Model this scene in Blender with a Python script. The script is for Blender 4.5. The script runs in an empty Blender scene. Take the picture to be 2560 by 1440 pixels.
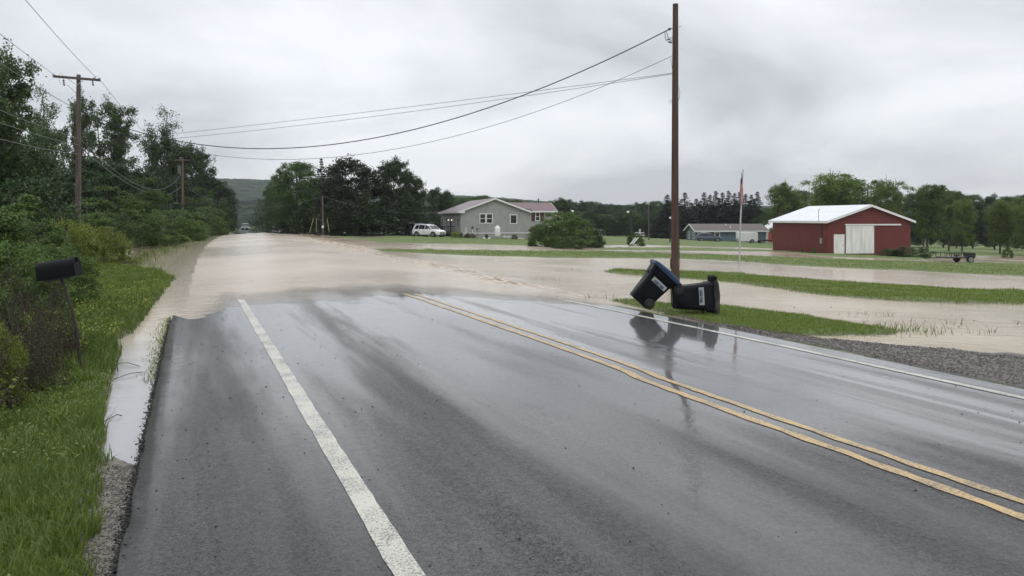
import bpy, math, random
import numpy as np
from mathutils import Vector, Matrix, Euler

random.seed(7)
rng = np.random.default_rng(11)
R = math.radians
scene = bpy.context.scene
COL = scene.collection

# ------------------------------------------------------------------ camera, sky, sun, exposure
CAM_Z = 1.70
FPX = 1920.0
cam_d = bpy.data.cameras.new('camera')
cam_d.lens = 27.0
cam_d.sensor_width = 36.0
cam_d.clip_start = 0.05
cam_d.clip_end = 9000
cam = bpy.data.objects.new('camera', cam_d)
cam.location = (0, 0, CAM_Z)
cam.rotation_euler = (R(90), 0, 0)      # held level; the picture is the lower part of the frame
cam_d.shift_y = -175.0/2560
COL.objects.link(cam)
scene.camera = cam

SUN_EL, SUN_ROT = R(55), R(150)
world = bpy.data.worlds.new('World')
scene.world = world
world.use_nodes = True
nt = world.node_tree
for n in list(nt.nodes):
    nt.nodes.remove(n)
def wn(t, **k):
    n = nt.nodes.new(t)
    for a, b in k.items():
        setattr(n, a, b)
    return n
out = wn('ShaderNodeOutputWorld')
bg = wn('ShaderNodeBackground')
bg.inputs['Strength'].default_value = 0.15
sky = wn('ShaderNodeTexSky', sky_type='NISHITA', sun_disc=False)
sky.sun_elevation = SUN_EL
sky.sun_rotation = SUN_ROT
tc = wn('ShaderNodeTexCoord')
sep = wn('ShaderNodeSeparateXYZ')
nt.links.new(tc.outputs['Generated'], sep.inputs[0])
def wmath(op, a, b=None, clamp=False):
    m = wn('ShaderNodeMath', operation=op, use_clamp=clamp)
    for i, v in enumerate((a, b)):
        if v is None: continue
        if isinstance(v, (int, float)): m.inputs[i].default_value = v
        else: nt.links.new(v, m.inputs[i])
    return m.outputs[0]
# a flat layer of cloud: direction divided by height
zz = wmath('ADD', wmath('MAXIMUM', sep.outputs[2], 0.0), 0.26)
comb = wn('ShaderNodeCombineXYZ')
nt.links.new(wmath('DIVIDE', sep.outputs[0], zz), comb.inputs[0])
nt.links.new(wmath('DIVIDE', sep.outputs[1], zz), comb.inputs[1])
n1 = wn('ShaderNodeTexNoise'); n1.inputs['Scale'].default_value = 0.85
n1.inputs['Detail'].default_value = 5; n1.inputs['Roughness'].default_value = 0.5
n1.inputs['Distortion'].default_value = 0.35
mp = wn('ShaderNodeMapping'); mp.inputs['Location'].default_value = (2.1, 0.7, 0)
nt.links.new(comb.outputs[0], mp.inputs[0])
nt.links.new(mp.outputs[0], n1.inputs['Vector'])
rp = wn('ShaderNodeValToRGB')
rp.color_ramp.elements[0].position = 0.37; rp.color_ramp.elements[0].color = (4.0, 4.14, 4.42, 1)
rp.color_ramp.elements[1].position = 0.60; rp.color_ramp.elements[1].color = (7.0, 7.14, 7.36, 1)
nt.links.new(n1.outputs['Fac'], rp.inputs[0])
mr = wn('ShaderNodeMapRange', interpolation_type='SMOOTHSTEP')
mr.inputs['From Min'].default_value = 0.33; mr.inputs['From Max'].default_value = 0.95
mr.inputs['To Min'].default_value = 1.0; mr.inputs['To Max'].default_value = 1.9
nt.links.new(sep.outputs[2], mr.inputs['Value'])
mul = wn('ShaderNodeVectorMath', operation='SCALE')
nt.links.new(rp.outputs[0], mul.inputs[0]); nt.links.new(mr.outputs[0], mul.inputs['Scale'])
mx = wn('ShaderNodeMix', data_type='RGBA')
mx.inputs[0].default_value = 0.93
nt.links.new(sky.outputs[0], mx.inputs[6]); nt.links.new(mul.outputs[0], mx.inputs[7])
nt.links.new(mx.outputs[2], bg.inputs['Color'])
nt.links.new(bg.outputs[0], out.inputs[0])

sun_d = bpy.data.lights.new('sun', 'SUN')
sun_d.energy = 0.5
sun_d.angle = R(30)
sun_d.color = (1.0, 0.97, 0.93)
sun = bpy.data.objects.new('sun', sun_d)
sun.rotation_euler = (R(90) - SUN_EL, 0, R(180) - SUN_ROT)
COL.objects.link(sun)
scene.view_settings.view_transform = 'Standard'
scene.view_settings.look = 'None'
scene.view_settings.exposure = 0.0
scene.view_settings.gamma = 1.0
scene.render.resolution_x = 1024; scene.render.resolution_y = 576

# ------------------------------------------------------------------ helpers
def tag(o, label=None, cat=None, group=None, kind=None):
    if label: o['label'] = label
    if cat: o['category'] = cat
    if group: o['group'] = group
    if kind: o['kind'] = kind
    return o
def empty(name, loc=(0, 0, 0), rz=0.0, label=None, cat=None, group=None, rot=None):
    o = bpy.data.objects.new(name, None)
    o.empty_display_size = 0.2
    o.location = loc
    o.rotation_euler = rot if rot else (0, 0, rz)
    COL.objects.link(o)
    return tag(o, label, cat, group)
def mesh_from_arrays(name, V, F, mats, parent=None, smooth=False, matidx=None):
    """V (n,3) float, F (m,k) int with constant k"""
    me = bpy.data.meshes.new(name)
    V = np.ascontiguousarray(V, dtype=np.float32); F = np.ascontiguousarray(F, dtype=np.int32)
    me.vertices.add(len(V)); me.vertices.foreach_set('co', V.ravel())
    k = F.shape[1]
    me.loops.add(F.size); me.loops.foreach_set('vertex_index', F.ravel())
    me.polygons.add(len(F))
    me.polygons.foreach_set('loop_start', np.arange(0, F.size, k, dtype=np.int32))
    me.polygons.foreach_set('loop_total', np.full(len(F), k, dtype=np.int32))
    if smooth: me.polygons.foreach_set('use_smooth', np.ones(len(F), dtype=bool))
    for m in (mats if isinstance(mats, (list, tuple)) else [mats]): me.materials.append(m)
    if matidx is not None: me.polygons.foreach_set('material_index', np.asarray(matidx, dtype=np.int32))
    me.update(calc_edges=True)
    o = bpy.data.objects.new(name, me); COL.objects.link(o)
    if parent: o.parent = parent
    return o
class MB:
    def __init__(s): s.v = []; s.f = []; s.m = []
    def add(s, vs, fs, mi=0):
        b = len(s.v); s.v += [tuple(v) for v in vs]
        for f in fs: s.f.append(tuple(b + i for i in f)); s.m.append(mi)
        return s
    def box(s, x0, x1, y0, y1, z0, z1, mi=0, M=None):
        vs = [Vector((x, y, z)) for x in (x0, x1) for y in (y0, y1) for z in (z0, z1)]
        if M is not None: vs = [M @ v for v in vs]
        return s.add(vs, [(0,1,3,2),(4,6,7,5),(0,4,5,1),(2,3,7,6),(0,2,6,4),(1,5,7,3)], mi)
    def tube(s, pts, rad, n=8, mi=0, cap=True):
        pts = [Vector(p) for p in pts]
        if isinstance(rad, (int, float)): rad = [rad] * len(pts)
        rings = []
        for i, p in enumerate(pts):
            d = (pts[min(i+1, len(pts)-1)] - pts[max(i-1, 0)])
            d = d.normalized() if d.length > 1e-9 else Vector((0,0,1))
            a = Vector((0,0,1)) if abs(d.z) < 0.9 else Vector((1,0,0))
            u = d.cross(a).normalized(); w = d.cross(u)
            rings.append([p + (u*math.cos(2*math.pi*k/n) + w*math.sin(2*math.pi*k/n))*rad[i] for k in range(n)])
        vs = [v for r in rings for v in r]; fs = []
        for i in range(len(rings)-1):
            for k in range(n):
                a = i*n+k; b = i*n+(k+1) % n
                fs.append((a, b, b+n, a+n))
        if cap:
            fs.append(tuple(range(n-1, -1, -1))); fs.append(tuple(range((len(rings)-1)*n, len(rings)*n)))
        return s.add(vs, fs, mi)
    def loft(s, secs, mi=0, closed=True, cap=True):
        n = len(secs[0]); vs = [v for c in secs for v in c]; fs = []
        for i in range(len(secs)-1):
            for k in range(n if closed else n-1):
                a = i*n+k; b = i*n+(k+1) % n
                fs.append((a, b, b+n, a+n))
        if cap:
            fs.append(tuple(range(n-1, -1, -1))); fs.append(tuple(range((len(secs)-1)*n, len(secs)*n)))
        return s.add(vs, fs, mi)
    def prism(s, poly, d, mi=0):
        """poly: 3D points of a planar outline, d: thickness vector"""
        n = len(poly); d = Vector(d)
        vs = [Vector(p) for p in poly] + [Vector(p)+d for p in poly]
        fs = [tuple(range(n)), tuple(range(2*n-1, n-1, -1))]
        for k in range(n): fs.append((k, (k+1) % n, (k+1) % n + n, k+n))
        return s.add(vs, fs, mi)
    def sphere(s, c, r, n=10, m=6, mi=0):
        c = Vector(c); r = (r, r, r) if isinstance(r, (int, float)) else r
        secs = []
        for i in range(m+1):
            t = math.pi*i/m + 1e-4*(1 if i == 0 else -1 if i == m else 0)
            secs.append([c + Vector((math.sin(t)*math.cos(2*math.pi*k/n)*r[0], math.sin(t)*math.sin(2*math.pi*k/n)*r[1], math.cos(t)*r[2])) for k in range(n)])
        return s.loft(secs, mi)
    def build(s, name, mats, parent=None, smooth=False, bevel=0.0):
        me = bpy.data.meshes.new(name)
        me.from_pydata(s.v, [], s.f)
        for m in (mats if isinstance(mats, (list, tuple)) else [mats]): me.materials.append(m)
        me.polygons.foreach_set('material_index', s.m)
        me.update()
        import bmesh
        bm = bmesh.new(); bm.from_mesh(me)
        bmesh.ops.recalc_face_normals(bm, faces=bm.faces)
        if bevel > 0:
            bmesh.ops.bevel(bm, geom=list(bm.edges), offset=bevel, segments=1, affect='EDGES')
        bm.to_mesh(me); bm.free()
        if smooth:
            me.polygons.foreach_set('use_smooth', [True]*len(me.polygons))
            try: me.set_sharp_from_angle(angle=R(40))
            except Exception: pass
        o = bpy.data.objects.new(name, me); COL.objects.link(o)
        if parent: o.parent = parent
        return o
KIDS = {}
def copy_tree(o, parent=None):
    c = o.copy(); COL.objects.link(c)
    if parent: c.parent = parent
    for ch in list(o.children): copy_tree(ch, c)
    return c

# value noise
def vnoise(x, y, seed=0):
    x = np.asarray(x, dtype=np.float64); y = np.asarray(y, dtype=np.float64)
    xi = np.floor(x).astype(np.int64); yi = np.floor(y).astype(np.int64)
    xf = x - xi; yf = y - yi
    def h(a, b):
        n = (a*374761393 + b*668265263 + seed*974634777) & 0xffffffff
        n = ((n ^ (n >> 13))*1274126177) & 0xffffffff
        n = (n ^ (n >> 16)) & 0xffffffff
        return n/4294967295.0
    u = xf*xf*(3-2*xf); v = yf*yf*(3-2*yf)
    return (h(xi, yi)*(1-u)+h(xi+1, yi)*u)*(1-v)+(h(xi, yi+1)*(1-u)+h(xi+1, yi+1)*u)*v
def fbm(x, y, seed=0, o=4):
    s = 0; a = 0.5; t = 0
    for i in range(o):
        s = s + a*vnoise(x*2**i+17.3*i, y*2**i-9.1*i, seed+i); t += a; a *= 0.5
    return s/t - 0.5
def sst(t): t = np.clip(t, 0, 1); return t*t*(3-2*t)

# ------------------------------------------------------------------ materials
def mat(name, c, rough=0.6, c2=None, scale=5.0, stretch=(1,1,1), bump=0.0, bscale=None, metal=0.0, spec=0.5, coat=0.0,
        detail=4, lo=0.35, hi=0.65, trans=0.0, island=None, rough2=None, emit=None, coords='Object', bdist=0.02):
    m = bpy.data.materials.new(name); m.use_nodes = True
    t = m.node_tree; p = t.nodes['Principled BSDF']; o = t.nodes['Material Output']
    p.inputs['Base Color'].default_value = (*c, 1); p.inputs['Roughness'].default_value = rough
    p.inputs['Metallic'].default_value = metal; p.inputs['Specular IOR Level'].default_value = spec
    p.inputs['Coat Weight'].default_value = coat
    if emit: p.inputs['Emission Color'].default_value = (*emit[0], 1); p.inputs['Emission Strength'].default_value = emit[1]
    if c2 is not None or bump:
        tcn = t.nodes.new('ShaderNodeTexCoord'); mpn = t.nodes.new('ShaderNodeMapping')
        mpn.inputs['Scale'].default_value = stretch
        t.links.new(tcn.outputs[coords], mpn.inputs[0])
    if c2 is not None:
        n = t.nodes.new('ShaderNodeTexNoise'); n.inputs['Scale'].default_value = scale; n.inputs['Detail'].default_value = detail
        t.links.new(mpn.outputs[0], n.inputs['Vector'])
        r = t.nodes.new('ShaderNodeValToRGB')
        r.color_ramp.elements[0].position = lo; r.color_ramp.elements[0].color = (*c, 1)
        r.color_ramp.elements[1].position = hi; r.color_ramp.elements[1].color = (*c2, 1)
        t.links.new(n.outputs['Fac'], r.inputs[0]); t.links.new(r.outputs[0], p.inputs['Base Color'])
        if rough2 is not None:
            q = t.nodes.new('ShaderNodeMapRange'); q.inputs['From Min'].default_value = lo; q.inputs['From Max'].default_value = hi
            q.inputs['To Min'].default_value = rough; q.inputs['To Max'].default_value = rough2
            t.links.new(n.outputs['Fac'], q.inputs['Value']); t.links.new(q.outputs[0], p.inputs['Roughness'])
    if bump:
        n2 = t.nodes.new('ShaderNodeTexNoise'); n2.inputs['Scale'].default_value = bscale or scale*3; n2.inputs['Detail'].default_value = 3
        t.links.new(mpn.outputs[0], n2.inputs['Vector'])
        b = t.nodes.new('ShaderNodeBump'); b.inputs['Strength'].default_value = bump; b.inputs['Distance'].default_value = bdist
        t.links.new(n2.outputs['Fac'], b.inputs['Height']); t.links.new(b.outputs[0], p.inputs['Normal'])
    return m
def leaf_mat(name, ca, cb, trans=0.3, rough=0.45, objvar=0.25):
    m = bpy.data.materials.new(name); m.use_nodes = True
    t = m.node_tree; p = t.nodes['Principled BSDF']; o = t.nodes['Material Output']
    g = t.nodes.new('ShaderNodeNewGeometry'); r = t.nodes.new('ShaderNodeValToRGB')
    r.color_ramp.elements[0].color = (*ca, 1); r.color_ramp.elements[1].color = (*cb, 1)
    t.links.new(g.outputs['Random Per Island'], r.inputs[0])
    oi = t.nodes.new('ShaderNodeObjectInfo'); q = t.nodes.new('ShaderNodeMapRange')
    q.inputs['To Min'].default_value = 1-objvar; q.inputs['To Max'].default_value = 1+objvar
    t.links.new(oi.outputs['Random'], q.inputs['Value'])
    hs = t.nodes.new('ShaderNodeHueSaturation'); t.links.new(r.outputs[0], hs.inputs['Color']); t.links.new(q.outputs[0], hs.inputs['Value'])
    t.links.new(hs.outputs[0], p.inputs['Base Color'])
    p.inputs['Roughness'].default_value = rough; p.inputs['Specular IOR Level'].default_value = 0.3
    tr = t.nodes.new('ShaderNodeBsdfTranslucent'); t.links.new(hs.outputs[0], tr.inputs['Color'])
    ms = t.nodes.new('ShaderNodeMixShader'); ms.inputs[0].default_value = trans
    t.links.new(p.outputs[0], ms.inputs[1]); t.links.new(tr.outputs[0], ms.inputs[2]); t.links.new(ms.outputs[0], o.inputs[0])
    return m

class NT:
    """small node-graph helper"""
    def __init__(s, name):
        s.m = bpy.data.materials.new(name); s.m.use_nodes = True; s.t = s.m.node_tree
        s.p = s.t.nodes['Principled BSDF']; s.o = s.t.nodes['Material Output']
    def lk(s, a, b): s.t.links.new(a, b)
    def n(s, ty, **k):
        x = s.t.nodes.new(ty)
        for a, b in k.items(): setattr(x, a, b)
        return x
    def attr(s, name): return s.n('ShaderNodeAttribute', attribute_name=name)
    def mapping(s, src, scale, loc=(0,0,0)):
        q = s.n('ShaderNodeMapping'); q.inputs['Scale'].default_value = scale; q.inputs['Location'].default_value = loc
        s.lk(src, q.inputs[0]); return q.outputs[0]
    def noise(s, vec, scale, detail=4, rough=0.5, dist=0.0):
        q = s.n('ShaderNodeTexNoise'); q.inputs['Scale'].default_value = scale; q.inputs['Detail'].default_value = detail
        q.inputs['Roughness'].default_value = rough; q.inputs['Distortion'].default_value = dist
        s.lk(vec, q.inputs['Vector']); return q.outputs['Fac']
    def rng(s, v, a, b, c, d, smooth=False):
        q = s.n('ShaderNodeMapRange')
        if smooth: q.interpolation_type = 'SMOOTHSTEP'
        for k, x in zip(('From Min','From Max','To Min','To Max'), (a, b, c, d)): q.inputs[k].default_value = x
        s.lk(v, q.inputs['Value']); return q.outputs[0]
    def math(s, op, a, b=None, clamp=False):
        q = s.n('ShaderNodeMath', operation=op, use_clamp=clamp)
        for i, v in enumerate((a, b)):
            if v is None: continue
            if isinstance(v, (int, float)): q.inputs[i].default_value = v
            else: s.lk(v, q.inputs[i])
        return q.outputs[0]
    def mix(s, f, a, b):
        q = s.n('ShaderNodeMix', data_type='RGBA')
        if isinstance(f, (int, float)): q.inputs[0].default_value = f
        else: s.lk(f, q.inputs[0])
        for i, v in ((6, a), (7, b)):
            if isinstance(v, tuple): q.inputs[i].default_value = (*v, 1)
            else: s.lk(v, q.inputs[i])
        return q.outputs[2]
    def bump(s, h, strength, dist, normal=None):
        q = s.n('ShaderNodeBump'); q.inputs['Strength'].default_value = strength; q.inputs['Distance'].default_value = dist
        s.lk(h, q.inputs['Height'])
        if normal is not None: s.lk(normal, q.inputs['Normal'])
        return q.outputs[0]

# ------------------------------------------------------------------ the lie of the land
_ky = np.array([-60, 0, 20, 40, 60, 80, 100, 120, 150, 180, 230, 300, 600], float)
_kx = np.array([4.9+60*.427, 4.9, 4.9-.427*20+.2, 4.9-.427*40+.85, 4.9-.427*60+2.0, 4.9-.427*80+3.55, 4.9-.427*100+5.55, -38.3, -48.7, -60.3, -79.5, -106, -220])
def _smooth_interp(y):
    return (np.interp(y-3, _ky, _kx)+np.interp(y, _ky, _kx)*2+np.interp(y+3, _ky, _kx)+np.interp(y-7, _ky, _kx)+np.interp(y+7, _ky, _kx))/6
def xc(y): return _smooth_interp(np.asarray(y, float))
UL, UR = -5.3, 4.45           # pavement edges, metres from the centre line
def zlong(y): return np.interp(y, [-100, 20, 60, 120, 130, 180, 300, 700], [-.03, -.03, -.05, -.17, -.25, -1.35, -3.0, -4.0])
def crown(u): return -.178*(np.sqrt((np.abs(u)/3.72)**2+.004)-.063)
def Wf(x, y, surf=False):
    x = np.asarray(x, float); y = np.asarray(y, float)
    u = x - xc(y)
    road = crown(np.clip(u, UL, UR))
    if surf: return road + zlong(y)*np.where(u > 0, np.exp(-np.clip(u-4, 0, 400)/12.), 1)
    s0 = np.interp(y, [13.5, 17], [-4.7, UL]); left = np.where(u < s0, np.interp(y, [13, 18], [-.335, -.30]) - road, 0)*sst((s0-u)/np.interp(y, [13.5, 17], [.5, 1.0]))
    right = np.where(u > UR, -.15*sst((u-UR)/.9) - .0325*np.clip(u-5.3, 0, 170), 0)
    return road + left + right + zlong(y)*np.where(u > 0, np.exp(-np.clip(u-4, 0, 400)/12.), 1)
CP = 1.0
def ray(px, py):
    return np.array([(px-1280)/FPX, 1.0, (545-py)/FPX])
def at(px, py, dz=0.0):
    """the point of the flood level under a sight line"""
    d = ray(px, py); z = -.3
    for i in range(40):
        t = (z-CAM_Z)/d[2]; x, y = d[0]*t, d[1]*t
        y = min(y, 900)
        z = .5*z+.5*(float(Wf(x, y))+dz)
    return x, y
def xat(px, D): return (px-1280)/FPX*D*CP
# land patches standing out of the flood: outline, height above the water, ground cover
P = lambda *a: [at(*q) for q in a]
LAND = [
 ('grass', .10, .25, P((1520,752),(1600,756),(1680,766),(1800,769),(1900,775),(2000,785),(2060,799),(2130,810),(2200,824),(2285,829),(2200,838),(2050,840),(1950,837),(1850,822),(1750,803),(1680,787),(1620,772),(1560,760))),
 ('gravel', .07, .3, P((1660,786),(1808,812),(1989,838),(2170,861),(2306,870),(2442,884),(2600,894),(3200,960),(3600,1300),(2700,1060),(2300,935),(1900,848),(1700,797))),
 ('grass', .10, .25, P((1500,678),(1560,674),(1640,680),(1700,680),(1800,683),(2000,700),(2200,712),(2400,724),(2700,738),(3300,770),(3300,800),(2560,762),(2400,759),(2300,756),(2150,746),(2000,731),(1850,709),(1700,694),(1560,686))),
 ('grass', .10, .2, P((1640,634),(1780,637),(1937,643),(2069,648),(2237,652),(2387,659),(2560,665),(3000,676),(3000,712),(2560,692),(2275,677),(2087,670),(1975,664),(1825,652),(1700,647),(1600,646),(1400,645),(1250,641),(1100,636),(950,628),(930,625),(1100,626),(1300,628),(1500,629))),
 ('grass', .16, .03, P((700,573),(760,584),(830,588),(880,598),(960,607),(1100,609),(1300,613),(1420,615),(1494,614),(1600,612),(1750,616),(1850,618),(1935,622),(2000,624),(2060,600),(2060,585),(1900,572),(1500,570),(1100,564),(700,562))),
 ('grass', .10, .2, P((1494,620),(1700,619),(1935,626),(1935,629),(1700,627),(1494,625))),
 ('grass', .12, .2, P((2030,638),(2085,642),(2200,646),(2300,652),(2336,648),(2330,630),(2290,612),(2000,612),(1935,628))),
 ('grass', .2, .04, P((2285,638),(2400,639),(2560,641),(3200,650),(3200,585),(2100,583),(2100,600),(2280,620))),
 ('grass', .10, .2, P((2338,662),(2400,663),(2560,668),(2700,670),(2700,660),(2560,658),(2400,657))),
]
GRAV = P((835,583),(900,596),(960,594),(1120,590),(1120,581),(1000,578))     # the drive beside the grey house
LAND += [
 ('grass', .115, .7, P((150,2300),(215,1440),(240,1200),(262,1150),(273,1000),(281,940),(300,880),(292,850),(330,836),(375,770),(400,740),(435,695),(400,680),(330,668),(250,662),(180,676),(60,690),(-300,730),(-900,900),(-1800,1500),(-2200,2300))),
 ('mud', .022, 3.0, P((0,2300),(185,1440),(222,1200),(245,1165),(285,1140),(345,1165),(400,1440),(500,2300))),
 ('grass', .13, .12, P((-1500,760),(-700,690),(-200,655),(0,645),(120,645),(240,648),(325,640),(330,612),(420,600),(500,592),(555,583),(572,576),(590,566),(560,558),(-1500,558))),
]
def sdist(x, y, poly):
    """signed distance to outline, positive inside"""
    pts = np.array(poly); n = len(pts)
    best = np.full(x.shape, 1e18); inside = np.zeros(x.shape, bool)
    for i in range(n):
        ax, ay = pts[i]; bx, by = pts[(i+1) % n]
        ex, ey = bx-ax, by-ay; L = ex*ex+ey*ey+1e-12
        t = np.clip(((x-ax)*ex+(y-ay)*ey)/L, 0, 1)
        best = np.minimum(best, (x-ax-t*ex)**2+(y-ay-t*ey)**2)
        c = ((ay > y) != (by > y)) & (x < (bx-ax)*(y-ay)/((by-ay) if abs(by-ay) > 1e-12 else 1e-12)+ax)
        inside ^= c
    d = np.sqrt(best)
    return np.where(inside, d, -d)
def road_delta(x, y):
    u = x-xc(y)
    base = np.interp(y, [-50, 11, 16.8, 21, 30, 50, 62, 78, 95, 130], [.035, .03, 0.001, -.02, -.06, -.075, -.06, -.03, .004, .03])
    base = base-.026*sst((-3.9-u)/1.4)*sst((y-13.2)/3.8)
    nz = fbm(u*.55+3, y*.16, 5, 4)+.35*fbm(u*2.2+3, y*1.1, 7, 3)
    return base + nz*np.interp(y, [8, 14, 20, 45, 60, 80, 110], [0, .012, .016, .02, .034, .03, 0.01])
def roadz(x, y):
    x = np.asarray(x, float); y = np.asarray(y, float)
    return Wf(x, y, True)+road_delta(x, y)
def groundz(x, y, full=False):
    x = np.atleast_1d(np.asarray(x, float)); y = np.atleast_1d(np.asarray(y, float))
    W = Wf(x, y); u = x-xc(y); r = np.hypot(x, y)
    H = np.full(x.shape, -.14); kind = np.zeros(x.shape+(3,))
    jit = (fbm(x*.9, y*.9, 3, 4)+.35*fbm(x*4.1, y*4.1, 4, 3))*np.clip(r*.024, .25, 2.4)
    capn = np.clip(.62+1.5*fbm(x*.55, y*.9, 6, 3), .15, 1.2)
    for ty, cap, sl, poly in LAND:
        s = sdist(x, y, poly)+jit*(.5 if ty == 'mud' else np.where((r < 24) & (u < 0), .4, 1))
        h = np.clip(s*sl*.8, -.14, cap*(capn if cap < .13 else 1))
        upd = h > H
        H = np.where(upd, h, H)
        k = {'grass': 0, 'gravel': 1, 'mud': 2}[ty]
        w = np.clip(s*2.5+.3, 0, 1)
        for q in range(3): kind[..., q] = np.where(upd & (s > -1), (w if q == k else 0) if q == k else np.minimum(kind[..., q], 1-w), kind[..., q])
    far = sst((r-215)/60)
    H = H*(1-far)+(.5)*far
    kind[..., 0] = np.maximum(kind[..., 0], far)
    H += fbm(x*2.1, y*2.1, 8, 3)*np.clip(H+.01, .0, .12)*1.2
    sg = sdist(x, y, GRAV)
    kind[..., 1] = np.maximum(kind[..., 1], np.clip(sg*.8+.5+jit, 0, 1)*(r > 60)); kind[..., 0] *= 1-kind[..., 1]*(r > 60)
    sh_ = (u > UR-.3) & (u < UR+.9) & (y < 15.5) & (y > 0); kind[..., 1] = np.where(sh_, 1, kind[..., 1]); kind[..., 0] = np.where(sh_, 0, kind[..., 0])
    # verge to the pavement
    rl = sst((UL+.14-u)/.08); rr = sst((u-UR)/.25)
    inroad = (u > UL+.14-.08) & (u < UR+.25)
    edge = np.where(u < 0, rl, rr)
    under = Wf(x, y, True)-W+road_delta(x, y)-.09
    H = np.where(inroad, under*(1-edge)+H*edge, H)
    near = y < 2.5
    H = np.where(near & (u > UR), np.maximum(H, .02), H)
    Z = W+H
    if full: return Z, W, u, kind, H
    return Z if Z.size > 1 else float(Z[0])
# ------------------------------------------------------------------ ground, water, road
def set_attr(o, name, arr):
    a = o.data.attributes.new(name, 'FLOAT', 'POINT'); a.data.foreach_set('value', np.ascontiguousarray(arr, dtype=np.float32).ravel())
def set_col(o, name, arr):
    a = o.data.attributes.new(name, 'FLOAT_COLOR', 'POINT')
    c = np.ones((len(arr), 4), dtype=np.float32); c[:, :3] = arr
    a.data.foreach_set('color', c.ravel())
def polar(radii, ang):
    rr, aa = np.meshgrid(radii, ang, indexing='ij')
    x = rr*np.sin(aa); y = rr*np.cos(aa)
    n, m = rr.shape
    i, j = np.meshgrid(np.arange(n-1), np.arange(m-1), indexing='ij')
    a = (i*m+j).ravel()
    F = np.stack([a, a+1, a+m+1, a+m], 1)[:, ::-1]
    return x.ravel(), y.ravel(), F
ang = np.concatenate([np.linspace(R(-180), R(-46), 40, endpoint=False), np.linspace(R(-46), R(46), 560), np.linspace(R(46), R(180), 40)[1:]])
radii = np.concatenate([np.geomspace(.4, 2.6, 10, endpoint=False), np.geomspace(2.6, 260, 560, endpoint=False), np.geomspace(260, 5000, 40)])

g = NT('ground_mat')
kd = g.attr('kind'); obc = g.n('ShaderNodeTexCoord').outputs['Object']
sp = g.n('ShaderNodeSeparateColor'); g.lk(kd.outputs['Color'], sp.inputs[0])
nA = g.noise(obc, 1.1, 5); nB = g.noise(obc, 14, 4); nC = g.noise(obc, .12, 3)
grass = g.mix(g.rng(nA, .35, .65, 0, 1), (.090, .140, .024), (.150, .200, .045))
grass = g.mix(g.rng(nB, .4, .62, 0, .55), grass, (.045, .080, .020))
grass = g.mix(g.rng(nC, .45, .62, 0, .45), grass, (.15, .155, .050))
mud = g.mix(g.rng(nB, .35, .65, 0, 1), (.12, .105, .085), (.22, .195, .165))
gn = g.noise(obc, 26, 5, .7)
grav = g.mix(g.rng(gn, .38, .66, 0, 1), (.022, .019, .016), (.12, .10, .082))
c = g.mix(sp.outputs[0], mud, grass); c = g.mix(sp.outputs[1], c, grav)
g.lk(c, g.p.inputs['Base Color'])
g.lk(g.rng(sp.outputs[0], 0, 1, .35, .8), g.p.inputs['Roughness'])
g.lk(g.bump(g.noise(obc, 22, 4, .7), .8, .03), g.p.inputs['Normal'])
M_GROUND = g.m

x, y, F = polar(radii, ang)
Z, W, u, kind, H = groundz(x, y, full=True)
ground = mesh_from_arrays('ground', np.stack([x, y, Z], 1), F, M_GROUND, smooth=True)
set_col(ground, 'kind', kind); tag(ground, kind='structure')

# flood water: follows the fall of the field, drops off the right side of the road in a broken ripple
g = NT('flood_water_mat')
ob = g.n('ShaderNodeTexCoord').outputs['Object']
th = g.attr('thin').outputs['Fac']; fo = g.attr('foam').outputs['Fac']; ro = g.attr('rough').outputs['Fac']
big = g.noise(ob, .16, 4); m1 = g.noise(g.mapping(ob, (.5, 1.6, 1)), 1.0, 4)
col = g.mix(g.rng(big, .38, .62, 0, 1), (.41, .325, .215), (.50, .42, .31))
col = g.mix(g.rng(m1, .5, .7, 0, .35), col, (.27, .205, .145))
col = g.mix(g.attr('pale').outputs['Fac'], col, (.57, .485, .38))
col = g.mix(g.attr('clear').outputs['Fac'], col, (.36, .36, .36))  # ditch puddle: grey of reflected sky put into the water colour
col = g.mix(g.math('MULTIPLY', th, .25), col, (.30, .28, .25))
col = g.mix(g.math('MULTIPLY', fo, .75), col, (.27, .18, .10))
fn = g.noise(g.mapping(ob, (1.0, 1.6, 1)), 3.2, 5, .65)
fm = g.math('MULTIPLY', fo, g.rng(fn, .50, .57, 0, 1)); fd = g.math('MULTIPLY', fo, g.rng(fn, .49, .42, 0, .9))
col = g.mix(fm, col, (.66, .57, .45)); col = g.mix(fd, col, (.15, .095, .05))
g.lk(col, g.p.inputs['Base Color'])
g.lk(g.math('ADD', g.rng(ro, 0, 1, .03, .22), g.rng(fo, 0, 1, 0, .25)), g.p.inputs['Roughness'])
g.p.inputs['IOR'].default_value = 1.46
w1 = g.noise(g.mapping(ob, (.8, 2.6, 1)), 1.5, 4, .6, .6); w2 = g.noise(g.mapping(ob, (1.2, 4, 1)), 4.2, 4, .65, .4)
b1 = g.n('ShaderNodeBump'); b1.inputs['Distance'].default_value = .05; g.lk(w1, b1.inputs['Height']); g.lk(g.rng(ro, 0, 1, .06, 1.0), b1.inputs['Strength'])
b2 = g.n('ShaderNodeBump'); b2.inputs['Distance'].default_value = .015; g.lk(w2, b2.inputs['Height']); g.lk(g.rng(ro, 0, 1, .10, 1.0), b2.inputs['Strength']); g.lk(b1.outputs[0], b2.inputs['Normal'])
g.lk(b2.outputs[0], g.p.inputs['Normal'])
tp = g.n('ShaderNodeBsdfTransparent'); ms = g.n('ShaderNodeMixShader')
g.lk(g.math('MULTIPLY', th, .85), ms.inputs[0]); g.lk(g.p.outputs[0], ms.inputs[1]); g.lk(tp.outputs[0], ms.inputs[2]); g.lk(ms.outputs[0], g.o.inputs[0])
M_WATER = g.m
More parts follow.
